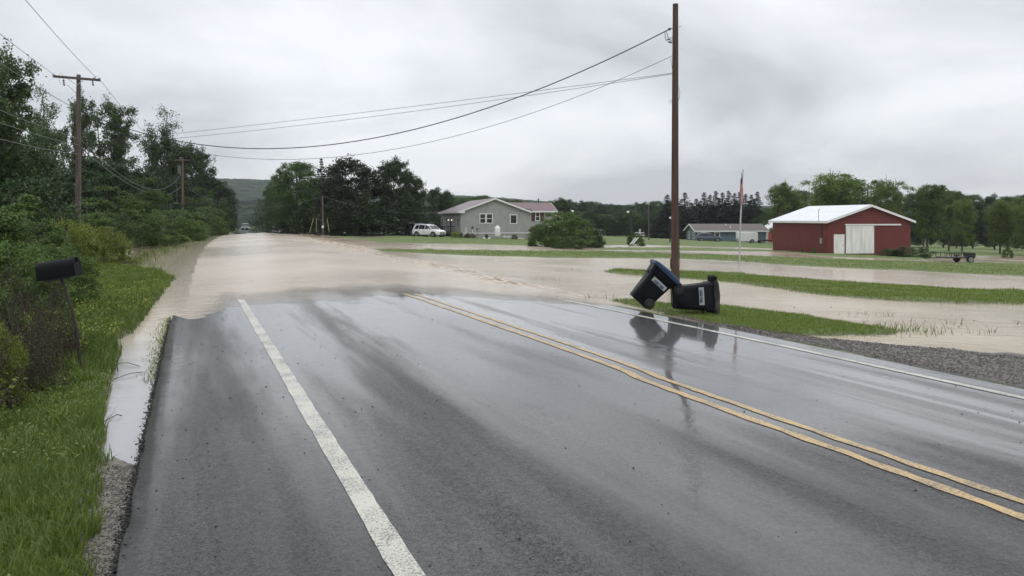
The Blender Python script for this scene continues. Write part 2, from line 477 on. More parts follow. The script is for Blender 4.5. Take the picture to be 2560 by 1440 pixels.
ang2 = np.linspace(R(-60), R(60), 760); rad2 = np.geomspace(1.8, 250, 620)
x, y, F = polar(rad2, ang2)
W = Wf(x, y); u = x-xc(y); r = np.hypot(x, y)
foam = np.exp(-((u-5.0-.45*fbm(x*.35, y*.18, 21, 3)*2)/(.42+.014*y))**2)*sst((y-17.5)/6)*(1-sst((y-62)/25))
foam *= np.clip(.35+1.7*fbm(x*.12+4, y*.09, 31, 3)+.55, 0, 1)
onroad = sst((u+5.3)/1.6)*sst((4.6-u)/1.2)
thin = onroad*sst(1-(-road_delta(x, y))/.018)*.9*np.interp(y, [0, 22, 34, 60, 80], [1, .9, 0, .0, .2])
rough = np.clip(np.where(u > 4.2, .62+.6*fbm(x*.15, y*.15, 41, 3)*2, np.where(u < -5, .18, np.clip(.30+.55*sst((y-19)/9)+.9*fbm(x*.28+2, y*.20, 43, 4)-.55*np.exp(-((y-44)/7)**2-((u+4.5)/2.2)**2), .08, 1))), 0.05, 1)
rough = np.where((u < -5) & (y < 15), .02, rough)
swirl = (fbm(x*1.6, y*1.2, 51, 3))*foam*.42 + foam*.03
zw = W+swirl+np.where(u > UR, .010, .003)*fbm(x*1.1, y*2.2, 61, 3)*2*sst((r-6)/10)
water = mesh_from_arrays('flood_water', np.stack([x, y, zw], 1), F, M_WATER, smooth=True)
pale = np.maximum(sst((5.0-u)/2.5)*sst((u+9)/4), sst((-5-u)/.4)*sst((17-y)/4))
set_attr(water, 'clear', sst((-4.5-u)/.4)*sst((14.5-y)/5)); set_attr(water, 'pale', pale); set_attr(water, 'thin', thin); set_attr(water, 'foam', np.clip(foam*1.2, 0, 1)); set_attr(water, 'rough', rough)
tag(water, kind='structure')

# road
g = NT('wet_asphalt_mat')
uv = g.n('ShaderNodeUVMap', uv_map='UVMap').outputs[0]; ob = g.n('ShaderNodeTexCoord').outputs['Object']
fine = g.math('ADD', g.math('MULTIPLY', g.noise(ob, 75, 4, .75), .6), g.math('MULTIPLY', g.noise(ob, 26, 4, .8), .4)); med = g.noise(ob, 9, 4, .6)
su = g.noise(g.mapping(uv, (1.15, .07, 1)), 1.0, 4, .55, .3); su2 = g.noise(g.mapping(uv, (.55, .065, 1), (3, 1, 0)), 1.6, 6, .62, .15)
col = g.mix(g.rng(fine, .42, .63, 0, 1), (.002, .002, .002), (.150, .147, .142))
col = g.mix(g.rng(med, .3, .7, 0, .35), col, (.026, .027, .030))
col = g.mix(g.rng(su, .42, .62, 0, .55), col, (.038, .038, .039))
g.lk(col, g.p.inputs['Base Color'])
film = g.attr('film').outputs['Fac']
suv = g.n('ShaderNodeSeparateXYZ'); g.lk(uv, suv.inputs[0])
wp = g.math('SINE', g.math('ADD', g.math('MULTIPLY', suv.outputs[0], 3.6), g.math('MULTIPLY', su2, 3.0)))
jn = g.rng(g.math('ABSOLUTE', g.math('SUBTRACT', suv.outputs[0], g.rng(su, 0, 1, 2.2, 2.6))), .02, .09, .55, 0)
wet = g.math('ADD', g.math('ADD', g.math('MULTIPLY', g.rng(su, .38, .62, 0, 1), .5), g.math('MULTIPLY', g.rng(su2, .40, .60, 0, 1), .45)), g.math('ADD', g.math('SUBTRACT', film, .35), g.math('ADD', g.math('MULTIPLY', wp, .14), jn)))
g.lk(g.rng(wet, 0, 1.0, .52, .42), g.p.inputs['Roughness'])
g.lk(g.rng(wet, -.05, .95, .06, 1.0, True), g.p.inputs['Coat Weight'])
g.lk(g.rng(wet, 0, 1.0, .30, .015), g.p.inputs['Coat Roughness']); g.p.inputs['Coat IOR'].default_value = 1.42
g.p.inputs['Specular IOR Level'].default_value = .32
bb = g.n('ShaderNodeBump'); bb.inputs['Distance'].default_value = .006; g.lk(fine, bb.inputs['Height']); g.lk(g.rng(wet, -.1, 1, .9, .25), bb.inputs['Strength'])
g.lk(bb.outputs[0], g.p.inputs['Normal'])
cb = g.n('ShaderNodeBump'); cb.inputs['Distance'].default_value = .012; g.lk(g.noise(g.mapping(ob, (1, 1, 1)), 6.5, 4, .6), cb.inputs['Height']); g.lk(g.rng(wet, -.1, 1, .9, .09), cb.inputs['Strength'])
g.lk(cb.outputs[0], g.p.inputs['Coat Normal'])
M_ROAD = g.m
us = np.concatenate([[UL-.06], np.linspace(UL, UR, 60), [UR+.06]])
ys = np.concatenate([np.linspace(-12, 4, 30, endpoint=False), np.geomspace(4, 230, 380)])
uu, yy = np.meshgrid(us, ys)
wob = np.where(np.abs(uu-UR) < .07, 1, np.where(np.abs(uu-UL) < .07, 1, 0))*fbm(yy*2.6, uu*0+2, 71, 5)*.05
xx = xc(yy)+uu+wob; zz = roadz(xx, yy)
zz[:, 0] -= .12; zz[:, -1] -= .12
n, m = uu.shape
i, j = np.meshgrid(np.arange(n-1), np.arange(m-1), indexing='ij'); a = (i*m+j).ravel()
road = mesh_from_arrays('road', np.stack([xx.ravel(), yy.ravel(), zz.ravel()], 1), np.stack([a, a+1, a+m+1, a+m], 1), M_ROAD, smooth=True)
uvl = road.data.uv_layers.new(name='UVMap')
li = np.empty(len(road.data.loops), dtype=np.int32); road.data.loops.foreach_get('vertex_index', li)
uvl.data.foreach_set('uv', np.stack([uu.ravel()[li], yy.ravel()[li]*1.08], 1).astype(np.float32).ravel())
film = np.interp(yy, [0, 4, 7, 10, 14, 17, 70, 120], [-.08, .06, .32, .62, .95, 1.2, 1.1, 1.1])*np.interp(uu, [-5.3, -4.6, -3.6, 0, 4.4], [.15, .45, .8, 1.05, 1.05])
film = film+.75*np.exp(-((uu+.3)/1.3)**2-((yy-7.2)/1.4)**2)+.2*np.exp(-((uu-2.6)/1.0)**2-((yy-12)/3.)**2)
set_attr(road, 'film', film.ravel()); tag(road, kind='structure')

def line_mat(name, c, wear_lo, wear_hi):
    g = NT(name); ob = g.n('ShaderNodeTexCoord').outputs['Object']
    f = g.noise(ob, 55, 4, .8); h = g.noise(ob, 2.6, 5, .7)
    w = g.math('ADD', f, g.math('MULTIPLY', h, .5))
    k = g.rng(w, wear_lo, wear_hi, 0, 1)
    g.lk(g.mix(k, c, (.05, .05, .05)), g.p.inputs['Base Color'])
    g.p.inputs['Roughness'].default_value = .45; g.p.inputs['Coat Weight'].default_value = .35; g.p.inputs['Coat Roughness'].default_value = .25
    g.lk(g.bump(f, .6, .006), g.p.inputs['Normal']); return g.m
M_WHITE = line_mat('worn_white_line', (.56, .545, .47), .72, .90); M_YEL = line_mat('worn_yellow_line', (.54, .365, .14), .70, .92)
def stripe(name, uc, w, y0, y1, m, wob=0.0):
    ys = np.concatenate([np.arange(y0, min(y1, 22), .12), np.geomspace(22, y1, 120)[1:]]) if y1 > 22 else np.arange(y0, y1, .12)
    k = 4; us = np.linspace(-w/2, w/2, k)
    uu, yy = np.meshgrid(us, ys); uo = uc+uu*1.03
    if wob: uo = uo + fbm(yy*.8, yy*0+uc*3, 81, 3)*wob*np.exp(-((yy-8.4)/1.2)**2) + np.sign(uu)*fbm(yy*7, uu*50, 82, 3)*.05 + .05*np.tanh((yy-8.3)*6)
    else: uo = uo+np.sign(uu)*fbm(yy*6, uu*50, 82, 2)*.018
    xx = xc(yy)+uo; zz = roadz(xx, yy)+.005
    n, mm = uu.shape
    i, j = np.meshgrid(np.arange(n-1), np.arange(mm-1), indexing='ij'); a = (i*mm+j).ravel()
    o = mesh_from_arrays(name, np.stack([xx.ravel(), yy.ravel(), zz.ravel()], 1), np.stack([a, a+1, a+mm+1, a+mm], 1), m, smooth=True)
    return tag(o, kind='structure')
stripe('left_edge_line', -3.77, .155, -6, 20.5, M_WHITE)
stripe('right_edge_line', 3.72, .15, -6, 18.3, M_WHITE)
stripe('centre_line', -.12, .09, -6, 17.6, M_YEL, .10)
stripe('centre_line', .12, .09, -6, 17.6, M_YEL, .10)
# ------------------------------------------------------------------ trees, shrubs, grass
M_BARK = mat('bark', (.055, .045, .037), .85, (.11, .095, .08), 6, (1, 1, .25), .6, 14)
LM = {
 'green': leaf_mat('leaf_green', (.034, .075, .018), (.100, .165, .042)),
 'dark': leaf_mat('leaf_dark', (.020, .044, .016), (.065, .105, .034), .25),
 'purple': leaf_mat('leaf_purple_green', (.030, .026, .018), (.040, .070, .026), .2),
 'poplar': leaf_mat('leaf_poplar', (.036, .072, .024), (.105, .155, .055), .3),
 'light': leaf_mat('leaf_light', (.085, .140, .028), (.220, .280, .070), .4),
 'yellow': leaf_mat('leaf_yellow', (.100, .155, .022), (.270, .310, .055), .35),
 'spruce': leaf_mat('needle_dark', (.010, .022, .014), (.030, .050, .030), .08, .6),
 'hedge': leaf_mat('leaf_hedge', (.045, .090, .020), (.130, .195, .048), .35),
 'brown': leaf_mat('leaf_brown', (.050, .030, .020), (.110, .080, .045), .2),
 'burg': leaf_mat('leaf_burgundy', (.045, .022, .018), (.050, .058, .028), .2),
}
def leaves(C, s, up=.4, asp=.5, r=rng, N=None):
    n = len(C)
    if N is None:
        N = r.normal(size=(n, 3)); N[:, 2] = np.abs(N[:, 2])+up
    N = N/np.linalg.norm(N, axis=1, keepdims=True)
    T = r.normal(size=(n, 3)); T -= (T*N).sum(1, keepdims=True)*N; T /= np.linalg.norm(T, axis=1, keepdims=True)
    B = np.cross(N, T); s = (s*r.uniform(.6, 1.35, n))[:, None]
    V = np.stack([C-T*s*.5, C+B*s*.5*asp+N*s*.06, C+T*s*.5, C-B*s*.5*asp+N*s*.06], 1).reshape(-1, 3)
    return V, np.arange(4*n).reshape(-1, 4)
def limb(mb, a, b, ra, rb, n=5, w=.12, k=4):
    a = Vector(a); b = Vector(b); L = (b-a).length; pts = []; rs = []
    for i in range(k+1):
        t = i/k; p = a.lerp(b, t)
        if 0 < i < k: p = p+Vector((random.uniform(-1, 1), random.uniform(-1, 1), random.uniform(-.3, .6)))*L*w*.5
        pts.append(p); rs.append(ra*(1-t)+rb*t)
    mb.tube(pts, rs, n)
TREES = {}
def proto(kind, H, Rw, prof, nclump, cr, nleaf, ls, base, lm, flat=.7, leaders=1, ntwig=26, inner=.35, up=.4, lean=0.0, clumpy=.6, trunk_r=None, sub=5):
    """crown: clumps of leaves spread through the profile, each clump made of smaller tufts"""
    cl = []
    if leaders > 1:
        tips = [(math.cos(2.4*k)*Rw*random.uniform(.25, .65), math.sin(2.4*k)*Rw*random.uniform(.25, .65), H*random.uniform(.72, .97)) for k in range(leaders)]
        tips[0] = (0, 0, H*.99)
    while len(cl) < nclump:
        t = random.random(); pr = prof(t)
        if random.random() > pr+.12: continue
        an = random.uniform(0, 2*math.pi); rad = Rw*pr*(random.uniform(inner, 1.0)**.5)
        x, y, z = math.cos(an)*rad, math.sin(an)*rad, base+(H-base)*t
        if leaders > 1:
            tp = random.choice(tips); q = z/tp[2]
            if q > 1.0: continue
            w = Rw*(.30*(1-q)+.13)*1.25
            x = tp[0]*min(1, q*1.1)+random.gauss(0, w*.55); y = tp[1]*min(1, q*1.1)+random.gauss(0, w*.55)
        cl.append((x, y, z, cr*random.uniform(.6, 1.3)))
    cl = np.array(cl); n = nleaf//len(cl); C = []
    for (x, y, z, r0) in cl:
        d = rng.normal(size=(sub, 3)); d /= np.linalg.norm(d, axis=1, keepdims=True)
        cen = np.array([x, y, z])+d*r0*rng.uniform(.35, .95, (sub, 1))*np.array([1, 1, flat])
        k = rng.integers(0, sub, n)
        p = cen[k]+rng.normal(size=(n, 3))*r0*.30*np.array([1, 1, flat*.9])
        C.append(p)
    C = np.concatenate(C); C = C[C[:, 2] > .03*H]
    V, F = leaves(C, ls, up)
    e = empty(kind); e.hide_render = False
    mesh_from_arrays('crown', V, F, LM[lm], e)
    mb = MB(); tr = trunk_r or H*.018
    if leaders > 1:
        mb.tube([(0, 0, -.6), (0, 0, base*.6), (0, 0, base)], [tr*1.5, tr*1.1, tr], 8)
        for tp in tips: limb(mb, (0, 0, base*.7), tp, tr*.8, .03, 5, .1, 5)
    else:
        mb.tube([(0, 0, -.6), (random.uniform(-.1, .1), random.uniform(-.1, .1), base), (random.uniform(-.2, .2), 0, H*.55), (0, 0, H*.9)], [tr*1.45, tr, tr*.5, .03], 8)
    for q in sorted(range(len(cl)), key=lambda _: random.random())[:ntwig]:
        x, y, z, _r = cl[q]
        z0 = max(base*.6, min(z*.75, z-math.hypot(x, y)*.6)); limb(mb, (0, 0, z0), (x, y, z), tr*.33, .02, 4)
    mb.build('trunk', M_BARK, e, smooth=True)
    TREES[kind] = (e, H, Rw, [False])
    return e
def dome(t): return math.sqrt(max(0, 1-(2*t-1)**2))
proto('maple_tree', 10, 4.2, lambda t: max(.02, (1-abs(t-.42)**2.3*2.6))**.8, 210, 1.0, 42000, .24, .7, 'green', leaders=1, inner=.15)
proto('shade_tree', 10, 4.2, lambda t: max(.02, (1-(t-.36)**2*2.2))**.7, 240, .95, 46000, .30, .4, 'purple', inner=.2)
proto('broadleaf_tree', 10, 4.4, lambda t: dome(t*.9+.08), 95, 1.1, 26000, .31, .8, 'dark', inner=.1, sub=6)
proto('poplar_tree', 14, 3.6, lambda t: .9-.5*t, 150, .85, 34000, .25, 1.2, 'poplar', leaders=7, sub=5, flat=.95)
proto('cottonwood_tree', 14, 4.0, lambda t: .9-.5*t, 135, .85, 30000, .25, 3.0, 'poplar', leaders=6, sub=5, flat=.9)
proto('locust_tree', 11, 5.2, lambda t: dome(t*.85+.12), 100, 1.1, 32000, .24, 2.0, 'light', leaders=6, flat=.55, sub=6)
proto('walnut_tree', 11, 4.6, lambda t: dome(t*.85+.12), 80, 1.05, 24000, .25, 2.4, 'hedge', leaders=5, flat=.6, sub=5)
proto('shrub', 3.2, 2.4, lambda t: math.sqrt(max(0, 1-t*t))*.95+.03, 90, .42, 22000, .115, .15, 'hedge', flat=.8, inner=.3, trunk_r=.04, ntwig=30)
proto('dark_shrub', 3.4, 2.4, lambda t: math.sqrt(max(0, 1-t*t))*.95+.03, 80, .45, 18000, .13, .15, 'dark', flat=.75, inner=.3, trunk_r=.05, ntwig=30)
proto('sumac', 4.2, 2.6, lambda t: .55+.45*dome(t), 70, .52, 20000, .15, .6, 'hedge', flat=.42, leaders=6, trunk_r=.05, ntwig=26)
proto('goldenrod_bush', 1.7, 1.9, lambda t: math.sqrt(max(0, 1-t*t))*.95+.03, 110, .22, 20000, .07, .05, 'yellow', flat=1.0, inner=.2, trunk_r=.02, ntwig=40)
proto('briar_bush', 1.5, 1.6, lambda t: max(.05, .95-.75*t), 60, .26, 7000, .06, .05, 'burg', flat=1.7, inner=.05, trunk_r=.012, ntwig=60, sub=7)
def spruce(kind, H, Rw, n_lv, per, nl, lm='spruce'):
    C = []; N = []; mb = MB(); mb.tube([(0, 0, -.5), (0, 0, H*.5), (0, 0, H)], [H*.017, H*.009, .015], 6)
    for l in range(n_lv):
        t = (l+.5)/n_lv; z = H*(.03+.95*t); rr = Rw*(1-t)**.85*random.uniform(.82, 1.1)+.08
        for k in range(max(5, int(per*(1-t*.55)))):
            an = random.uniform(0, 2*math.pi); r1 = rr*random.uniform(.75, 1.1)
            m = max(8, int(nl*r1/Rw)); s = rng.uniform(.08, 1, m)**.8
            px = np.cos(an)*r1*s; py = np.sin(an)*r1*s; pz = z-.22*r1*s+.12*r1*s**3
            w = (1-s)*.20*r1+.05
            side = rng.normal(size=m)*w
            C.append(np.stack([px-np.sin(an)*side, py+np.cos(an)*side, pz-np.abs(side)*.35+rng.normal(size=m)*.05], 1))
        if l % 2 == 0: mb.tube([(0, 0, z), (math.cos(an)*r1*.8, math.sin(an)*r1*.8, z-.15*r1)], [.03, .01], 4)
    V, F = leaves(np.concatenate(C), .40, .8, .5)
    e = empty(kind); mesh_from_arrays('crown', V, F, LM[lm], e); mb.build('trunk', M_BARK, e)
    TREES[kind] = (e, H, Rw, [False])
spruce('spruce_tree', 12, 2.6, 30, 13, 34)
spruce('fir_tree', 9, 2.7, 20, 12, 30, 'dark')

def plant(kind, px, D, ytop, wpx, label, group=None, cat='tree', x=None, zoff=0.0, hmin=.3):
    e, H, Rw, used = TREES[kind]
    X = xat(px, D) if x is None else x; Y = D
    z = groundz(X, Y)+zoff-.03
    h = max(hmin, CAM_Z+(545-ytop)*D/FPX*.985-z); w = wpx*D/FPX/2
    if not used[0]: o = e; used[0] = True
    else: o = copy_tree(e)
    o.location = (X, Y, z); o.rotation_euler = (0, 0, random.uniform(0, 6.28))
    kx = {'spruce_tree': 1.9, 'fir_tree': 1.45}.get(kind, 1.08)
    o.scale = (w/Rw*kx, w/Rw*kx, h/H)
    tag(o, label, cat, group)
    return o
# --- left side, far to near
GL = 'tall trees behind the left verge'
plant('poplar_tree', 418, 126, 276, 135, 'tall dark poplar tree left of the second wooden power pole', GL)
plant('broadleaf_tree', 480, 130, 368, 95, 'rounded poplar growing against the right side of the tall poplar', GL)
plant('cottonwood_tree', 278, 88, 254, 150, 'tall ragged cottonwood tree just right of the near crossarm pole', GL)
plant('cottonwood_tree', 196, 80, 236, 105, 'tall narrow cottonwood standing right behind the near crossarm pole', GL)
plant('poplar_tree', 108, 70, 220, 120, 'tall poplar left of the near crossarm pole, its top clear of wires', GL)
plant('cottonwood_tree', 8, 36, 128, 190, 'tallest leafy tree cut by the left edge of the picture', GL)
plant('cottonwood_tree', -150, 32, 90, 300, 'broad tree beyond the left edge with branches reaching in', GL)
plant('broadleaf_tree', 345, 90, 428, 120, 'low rounded dark tree between the cottonwood and the tall poplar', GL)
plant('broadleaf_tree', 240, 74, 400, 170, 'dense dark rounded tree in front of the tall cottonwoods', GL)
plant('broadleaf_tree', 120, 62, 425, 190, 'dense dark rounded tree left of the near crossarm pole base', GL)
plant('broadleaf_tree', 20, 48, 330, 210, 'dense dark tree under the tallest leafy tree at the left edge', GL)
plant('broadleaf_tree', 535, 132, 452, 95, 'dark rounded tree right of the second power pole', GL)
plant('broadleaf_tree', 560, 150, 476, 62, 'farthest dark tree on the left side of the road', GL)
plant('broadleaf_tree', 435, 122, 445, 120, 'dark rounded tree behind the second power pole', GL)
GS = 'shrubs on the flooded left verge'
def sh(kind, px, D, yt, w, label): return plant(kind, px, D, yt, w, label, GS, 'shrub')
sh('sumac', 360, 72, 444, 140, 'light green sumac clump left of the second power pole')
sh('sumac', 270, 60, 466, 190, 'wide green sumac clump right of the near crossarm pole')
sh('dark_shrub', 120, 50, 455, 240, 'dark shrub mass left of the near crossarm pole')
sh('dark_shrub', 540, 110, 497, 95, 'dark shrub close to the roadside marker posts')
sh('shrub', 505, 92, 515, 130, 'dark green shrub at the water edge nearest the far road')
sh('shrub', 430, 70, 522, 170, 'green shrub overhanging the flooded verge below the second pole')
sh('dark_shrub', 425, 80, 500, 190, 'dark shrub directly under the second power pole')
sh('shrub', 318, 52, 520, 190, 'rounded green shrub beyond the yellow-green goldenrod')
sh('sumac', 215, 46, 505, 170, 'yellow-green sumac right at the foot of the near crossarm pole')
sh('dark_shrub', 30, 34, 440, 300, 'big dark shrub at the left edge below the tall tree')
sh('shrub', 140, 37, 530, 190, 'green shrub at the left of the near crossarm pole foot')
sh('sumac', -30, 22, 470, 330, 'dark sumac with red seed heads at the left picture edge')
sh('shrub', 60, 25, 545, 230, 'leafy green shrub behind the mailbox, under the sumac')
sh('goldenrod_bush', 232, 33, 572, 210, 'bright yellow-green goldenrod mound above the small creek')
sh('goldenrod_bush', 160, 29, 556, 190, 'yellow-green goldenrod mound behind the mailbox')
sh('goldenrod_bush', 282, 36, 592, 90, 'small goldenrod mound at the creek mouth')
sh('shrub', 290, 56, 545, 130, 'bright green shrub just beyond the goldenrod mounds')
sh('shrub', 505, 88, 545, 80, 'low bright shrub at the far flooded road edge')
sh('sumac', 500, 118, 470, 100, 'bright sumac crown just right of the second power pole')
sh('shrub', 400, 57, 572, 120, 'low green shrub at the flooded road edge')
sh('shrub', 350, 60, 556, 130, 'low shrub between the goldenrod and the flooded road edge')
sh('shrub', 465, 76, 548, 110, 'low shrub farther along the flooded road edge')
sh('goldenrod_bush', 440, 66, 588, 70, 'tiny yellow-green bush standing in the flooded verge')
sh('shrub', 20, 14, 600, 260, 'leafy weeds shrub left of the mailbox')
sh('shrub', 130, 17, 610, 210, 'leafy green shrub right behind the mailbox box')
sh('briar_bush', 30, 9.4, 725, 230, 'brown and burgundy briar left of the mailbox post')
sh('briar_bush', 95, 8.6, 800, 150, 'low burgundy briar in front of the mailbox post')
sh('goldenrod_bush', -30, 8.0, 820, 190, 'low green weed bush at the left picture edge')
sh('shrub', -70, 11, 690, 220, 'green shrub at the left edge behind the briars')
sh('briar_bush', 130, 10.8, 720, 170, 'brown briar tangle around the mailbox post')
sh('briar_bush', -60, 7.6, 760, 260, 'burgundy briar at the left picture edge')
# --- centre
GC = 'trees behind the road bend'
plant('maple_tree', 742, 116, 408, 122, 'tall green maple at the left end of the tree group past the road', GC)
plant('maple_tree', 694, 138, 455, 70, 'smaller green tree left of the tall maple', GC)
plant('shade_tree', 878, 108, 400, 160, 'massive rounded dark purple-green tree in the middle of the group', GC)
plant('broadleaf_tree', 985, 112, 402, 95, 'dark tree with notched top right of the massive rounded tree', GC)
plant('broadleaf_tree', 1030, 116, 440, 62, 'narrow dark tree with one side branch near the white car', GC)
plant('broadleaf_tree', 1095, 138, 474, 76, 'small bushy tree behind the left corner of the grey house', GC)
plant('spruce_tree', 803, 132, 390, 42, 'slim spruce tip rising between maple and massive dark tree', GC)
plant('spruce_tree', 824, 138, 405, 30, 'second, shorter spruce tip beside the slim spruce', GC)
plant('maple_tree', 800, 122, 452, 90, 'dark green tree under the slim spruce tips', GC)
GE = 'low evergreens along the lawn'
for px, D, yt, w, l in ((648, 190, 495, 46, 'hazy dark fir at the far road end'), (668, 165, 486, 50, 'second hazy fir nearer along the far road'), (690, 150, 505, 50, 'fir behind the guard rail end'),
        (720, 116, 520, 70, 'low fir under the left half of the tall maple'), (762, 108, 500, 75, 'low fir just left of the small wooden pole'), (835, 100, 478, 75, 'fir just right of the small wooden pole'),
        (868, 98, 500, 90, 'broad low fir under the massive rounded tree'), (915, 100, 470, 90, 'dark fir under the right side of the massive tree'), (960, 103, 480, 90, 'dark fir left of the parked black car'),
        (1005, 108, 490, 85, 'dark fir behind the parked black car'), (1050, 118, 500, 80, 'dark fir behind the parked white car'), (1085, 125, 505, 60, 'dark fir beside the porch of the grey house')):
    plant('fir_tree', px, D, yt, w, l, GE)
# --- right
GB = 'trees behind the red barn'
for kind, px, D, yt, w, l in (('locust_tree', 1965, 138, 442, 120, 'light green locust tree rising over the left end of the barn roof'),
        ('locust_tree', 2075, 126, 416, 190, 'tallest broad light green tree above the middle of the barn roof'),
        ('walnut_tree', 2140, 130, 440, 150, 'green tree just right of the tallest one behind the barn'),
        ('locust_tree', 2215, 122, 432, 125, 'light green tree above the right slope of the barn roof'),
        ('walnut_tree', 2010, 150, 470, 150, 'darker tree low behind the left half of the barn roof'),
        ('walnut_tree', 2318, 112, 454, 120, 'open tree with two visible trunks right of the barn'),
        ('walnut_tree', 2372, 122, 470, 75, 'open tree with leaning crown beside the two-trunk tree'),
        ('locust_tree', 2405, 118, 485, 80, 'rounded orchard tree over the flat trailer'),
        ('locust_tree', 2500, 112, 488, 100, 'rounded orchard tree near the right edge'),
        ('locust_tree', 2575, 108, 480, 110, 'orchard tree cut by the right picture edge')):
    plant(kind, px, D, yt, w, l, GB)
GW = 'woodland edge across the fields'
k = 0
for px in list(range(2270, 2800, 42)):
    k += 1
    plant(('broadleaf_tree', 'maple_tree')[k % 2], px+random.uniform(-8, 8), 165+random.uniform(-12, 15), 488+random.uniform(-6, 8), 75, 'dark woodland tree behind the orchard trees on the right', GW)
for px in list(range(1395, 1680, 27)):
    plant(('broadleaf_tree', 'maple_tree', 'broadleaf_tree')[k % 3], px+random.uniform(-6, 6), 235+random.uniform(-15, 25), 508+random.uniform(-5, 9), 58, 'green woodland tree beyond the yard poles', GW); k += 1
for px in list(range(1380, 1680, 23)):
    plant(('maple_tree', 'shade_tree', 'broadleaf_tree')[k % 3], px+random.uniform(-6, 6), 205+random.uniform(-6, 8), 530+random.uniform(-8, 9), 56, 'lower tree in front of the woodland beyond the yard poles', GW+', front row'); k += 1
plant('broadleaf_tree', 1405, 170, 499, 70, 'dark round tree top right behind the wing of the grey house', GW)
for px, yt in ((1345, 503), (1372, 500), (1130, 490), (1240, 492), (1210, 486), (1268, 498), (1290, 497), (1318, 503), (1160, 492), (1185, 489)):
    plant('maple_tree', px, 240+random.uniform(-10, 10), yt+4, 62, 'distant tree top showing over the grey house roof', GW+', behind the house')
for px, yt in ((1930, 520), (1905, 540), (1955, 515)):
    plant('maple_tree', px, 185, yt, 60, 'tree filling the gap between spruce row and barn', GW+', by the barn')
GSP = 'row of tall spruces behind the blue house'
for q, (px, yt, w) in enumerate(((1668, 484, 50), (1688, 480, 46), (1712, 478, 46), (1741, 494, 40), (1760, 478, 42), (1775, 484, 40), (1790, 474, 42), (1806, 478, 42), (1822, 474, 44), (1836, 480, 40), (1850, 476, 42), (1864, 482, 42), (1878, 484, 40), (1893, 476, 42), (1730, 505, 50), (1815, 505, 60), (1870, 510, 60), (1780, 508, 60), (1680, 520, 60), (1700, 512, 60), (1750, 500, 50), (1798, 500, 50), (1843, 498, 50), (1885, 505, 46), (1660, 512, 50))):
    plant('spruce_tree', px, 192+random.uniform(-6, 8), yt, w*1.15, 'tall dark spruce in the row behind the blue house', GSP)
# the big shrub in front of the grey house wing
GH = 'garden shrubs by the grey house'
plant('shrub', 1352, 74, 560, 70, 'low left lobe of the bushes hiding the house corner', GH, 'shrub')
plant('shrub', 1405, 74, 528, 150, 'large green bush hiding the right end of the grey house', GH, 'shrub')
plant('dark_shrub', 1452, 76, 552, 105, 'reddish dark bush right of the large green bush', GH, 'shrub')
plant('shrub', 1425, 69, 590, 90, 'low light green bush in front of the large bush', GH, 'shrub')
plant('dark_shrub', 1480, 77, 590, 32, 'small bush at the right end of the bush group', GH, 'shrub')
plant('shrub', 1588, 92, 584, 46, 'round bush with a white ladder leaning on it', GH, 'shrub')
plant('goldenrod_bush', 1139, 98, 579, 30, 'yellow flowering bush at the corner of the grey house', GH, 'shrub')
plant('dark_shrub', 1175, 101, 583, 30, 'low weeds against the grey house wall near the corner', GH, 'shrub')
plant('dark_shrub', 1287, 101, 586, 15, 'tiny dark bush right of the white gas tank', GH, 'shrub')
plant('dark_shrub', 2282, 76, 617, 100, 'dark bushes at the right corner of the red barn', 'bushes at the barn foot', 'shrub')
plant('shrub', 2232, 77.5, 622, 60, 'low bush in front of the red barn wall right of the sliding door', 'bushes at the barn foot', 'shrub')
plant('shrub', 2035, 80.5, 622, 14, 'weed growing at the barn side wall near its front corner', 'bushes at the barn foot', 'shrub')
plant('shrub', 2005, 83, 624, 10, 'small weed halfway along the barn side wall', 'bushes at the barn foot', 'shrub')
plant('shrub', 2520, 92, 620, 26, 'small bush beneath the orchard trees', GH+' far right', 'shrub')

X, Y, Z = None, None, None
# --- hills
def hill(name, sky, r0, r1, px0, px1, col, seed):
    an = np.arctan((np.linspace(px0, px1, 620)-1280)/FPX); rr = np.linspace(r0, r1, 90)
    x, y, F = polar(rr, an)
    px = np.tile(np.linspace(px0, px1, 620), len(rr)); rad = np.hypot(x, y)
    yt = np.interp(px, [s[0] for s in sky], [s[1] for s in sky])
    topz = CAM_Z+(545-yt)*r1/FPX
    z = -5+(topz+5)*sst((rad-r0)/(r1-r0))**1.0
    cs = r1/95.
    bmp = np.abs(fbm(x/cs, y/cs, seed, 3))*.9*cs*.55+fbm(x/cs*3.1, y/cs*3.1, seed+9, 2)*cs*.22
    o = mesh_from_arrays(name, np.stack([x, y, z+bmp], 1), F, col, smooth=True)
    return tag(o, kind='structure')
M_HILL = mat('wooded_hill', (.004, .013, .008), .9, (.030, .054, .024), .035, (1, 1, 1), 1.0, .09, detail=8, bdist=9.0, spec=.1, lo=.40, hi=.62)
hill('hill', ((-400, 430), (300, 452), (570, 458), (650, 459), (720, 462), (900, 478), (1100, 490), (1250, 498), (1400, 510), (1650, 520), (2000, 520), (3000, 505)), 600, 1500, -400, 3000, M_HILL, 5)
hill('hill', ((300, 520), (560, 512), (700, 500), (900, 510), (1120, 497), (1230, 499), (1400, 512), (1560, 518), (1660, 524), (3000, 516)), 320, 620, 540, 3000, M_HILL, 15)

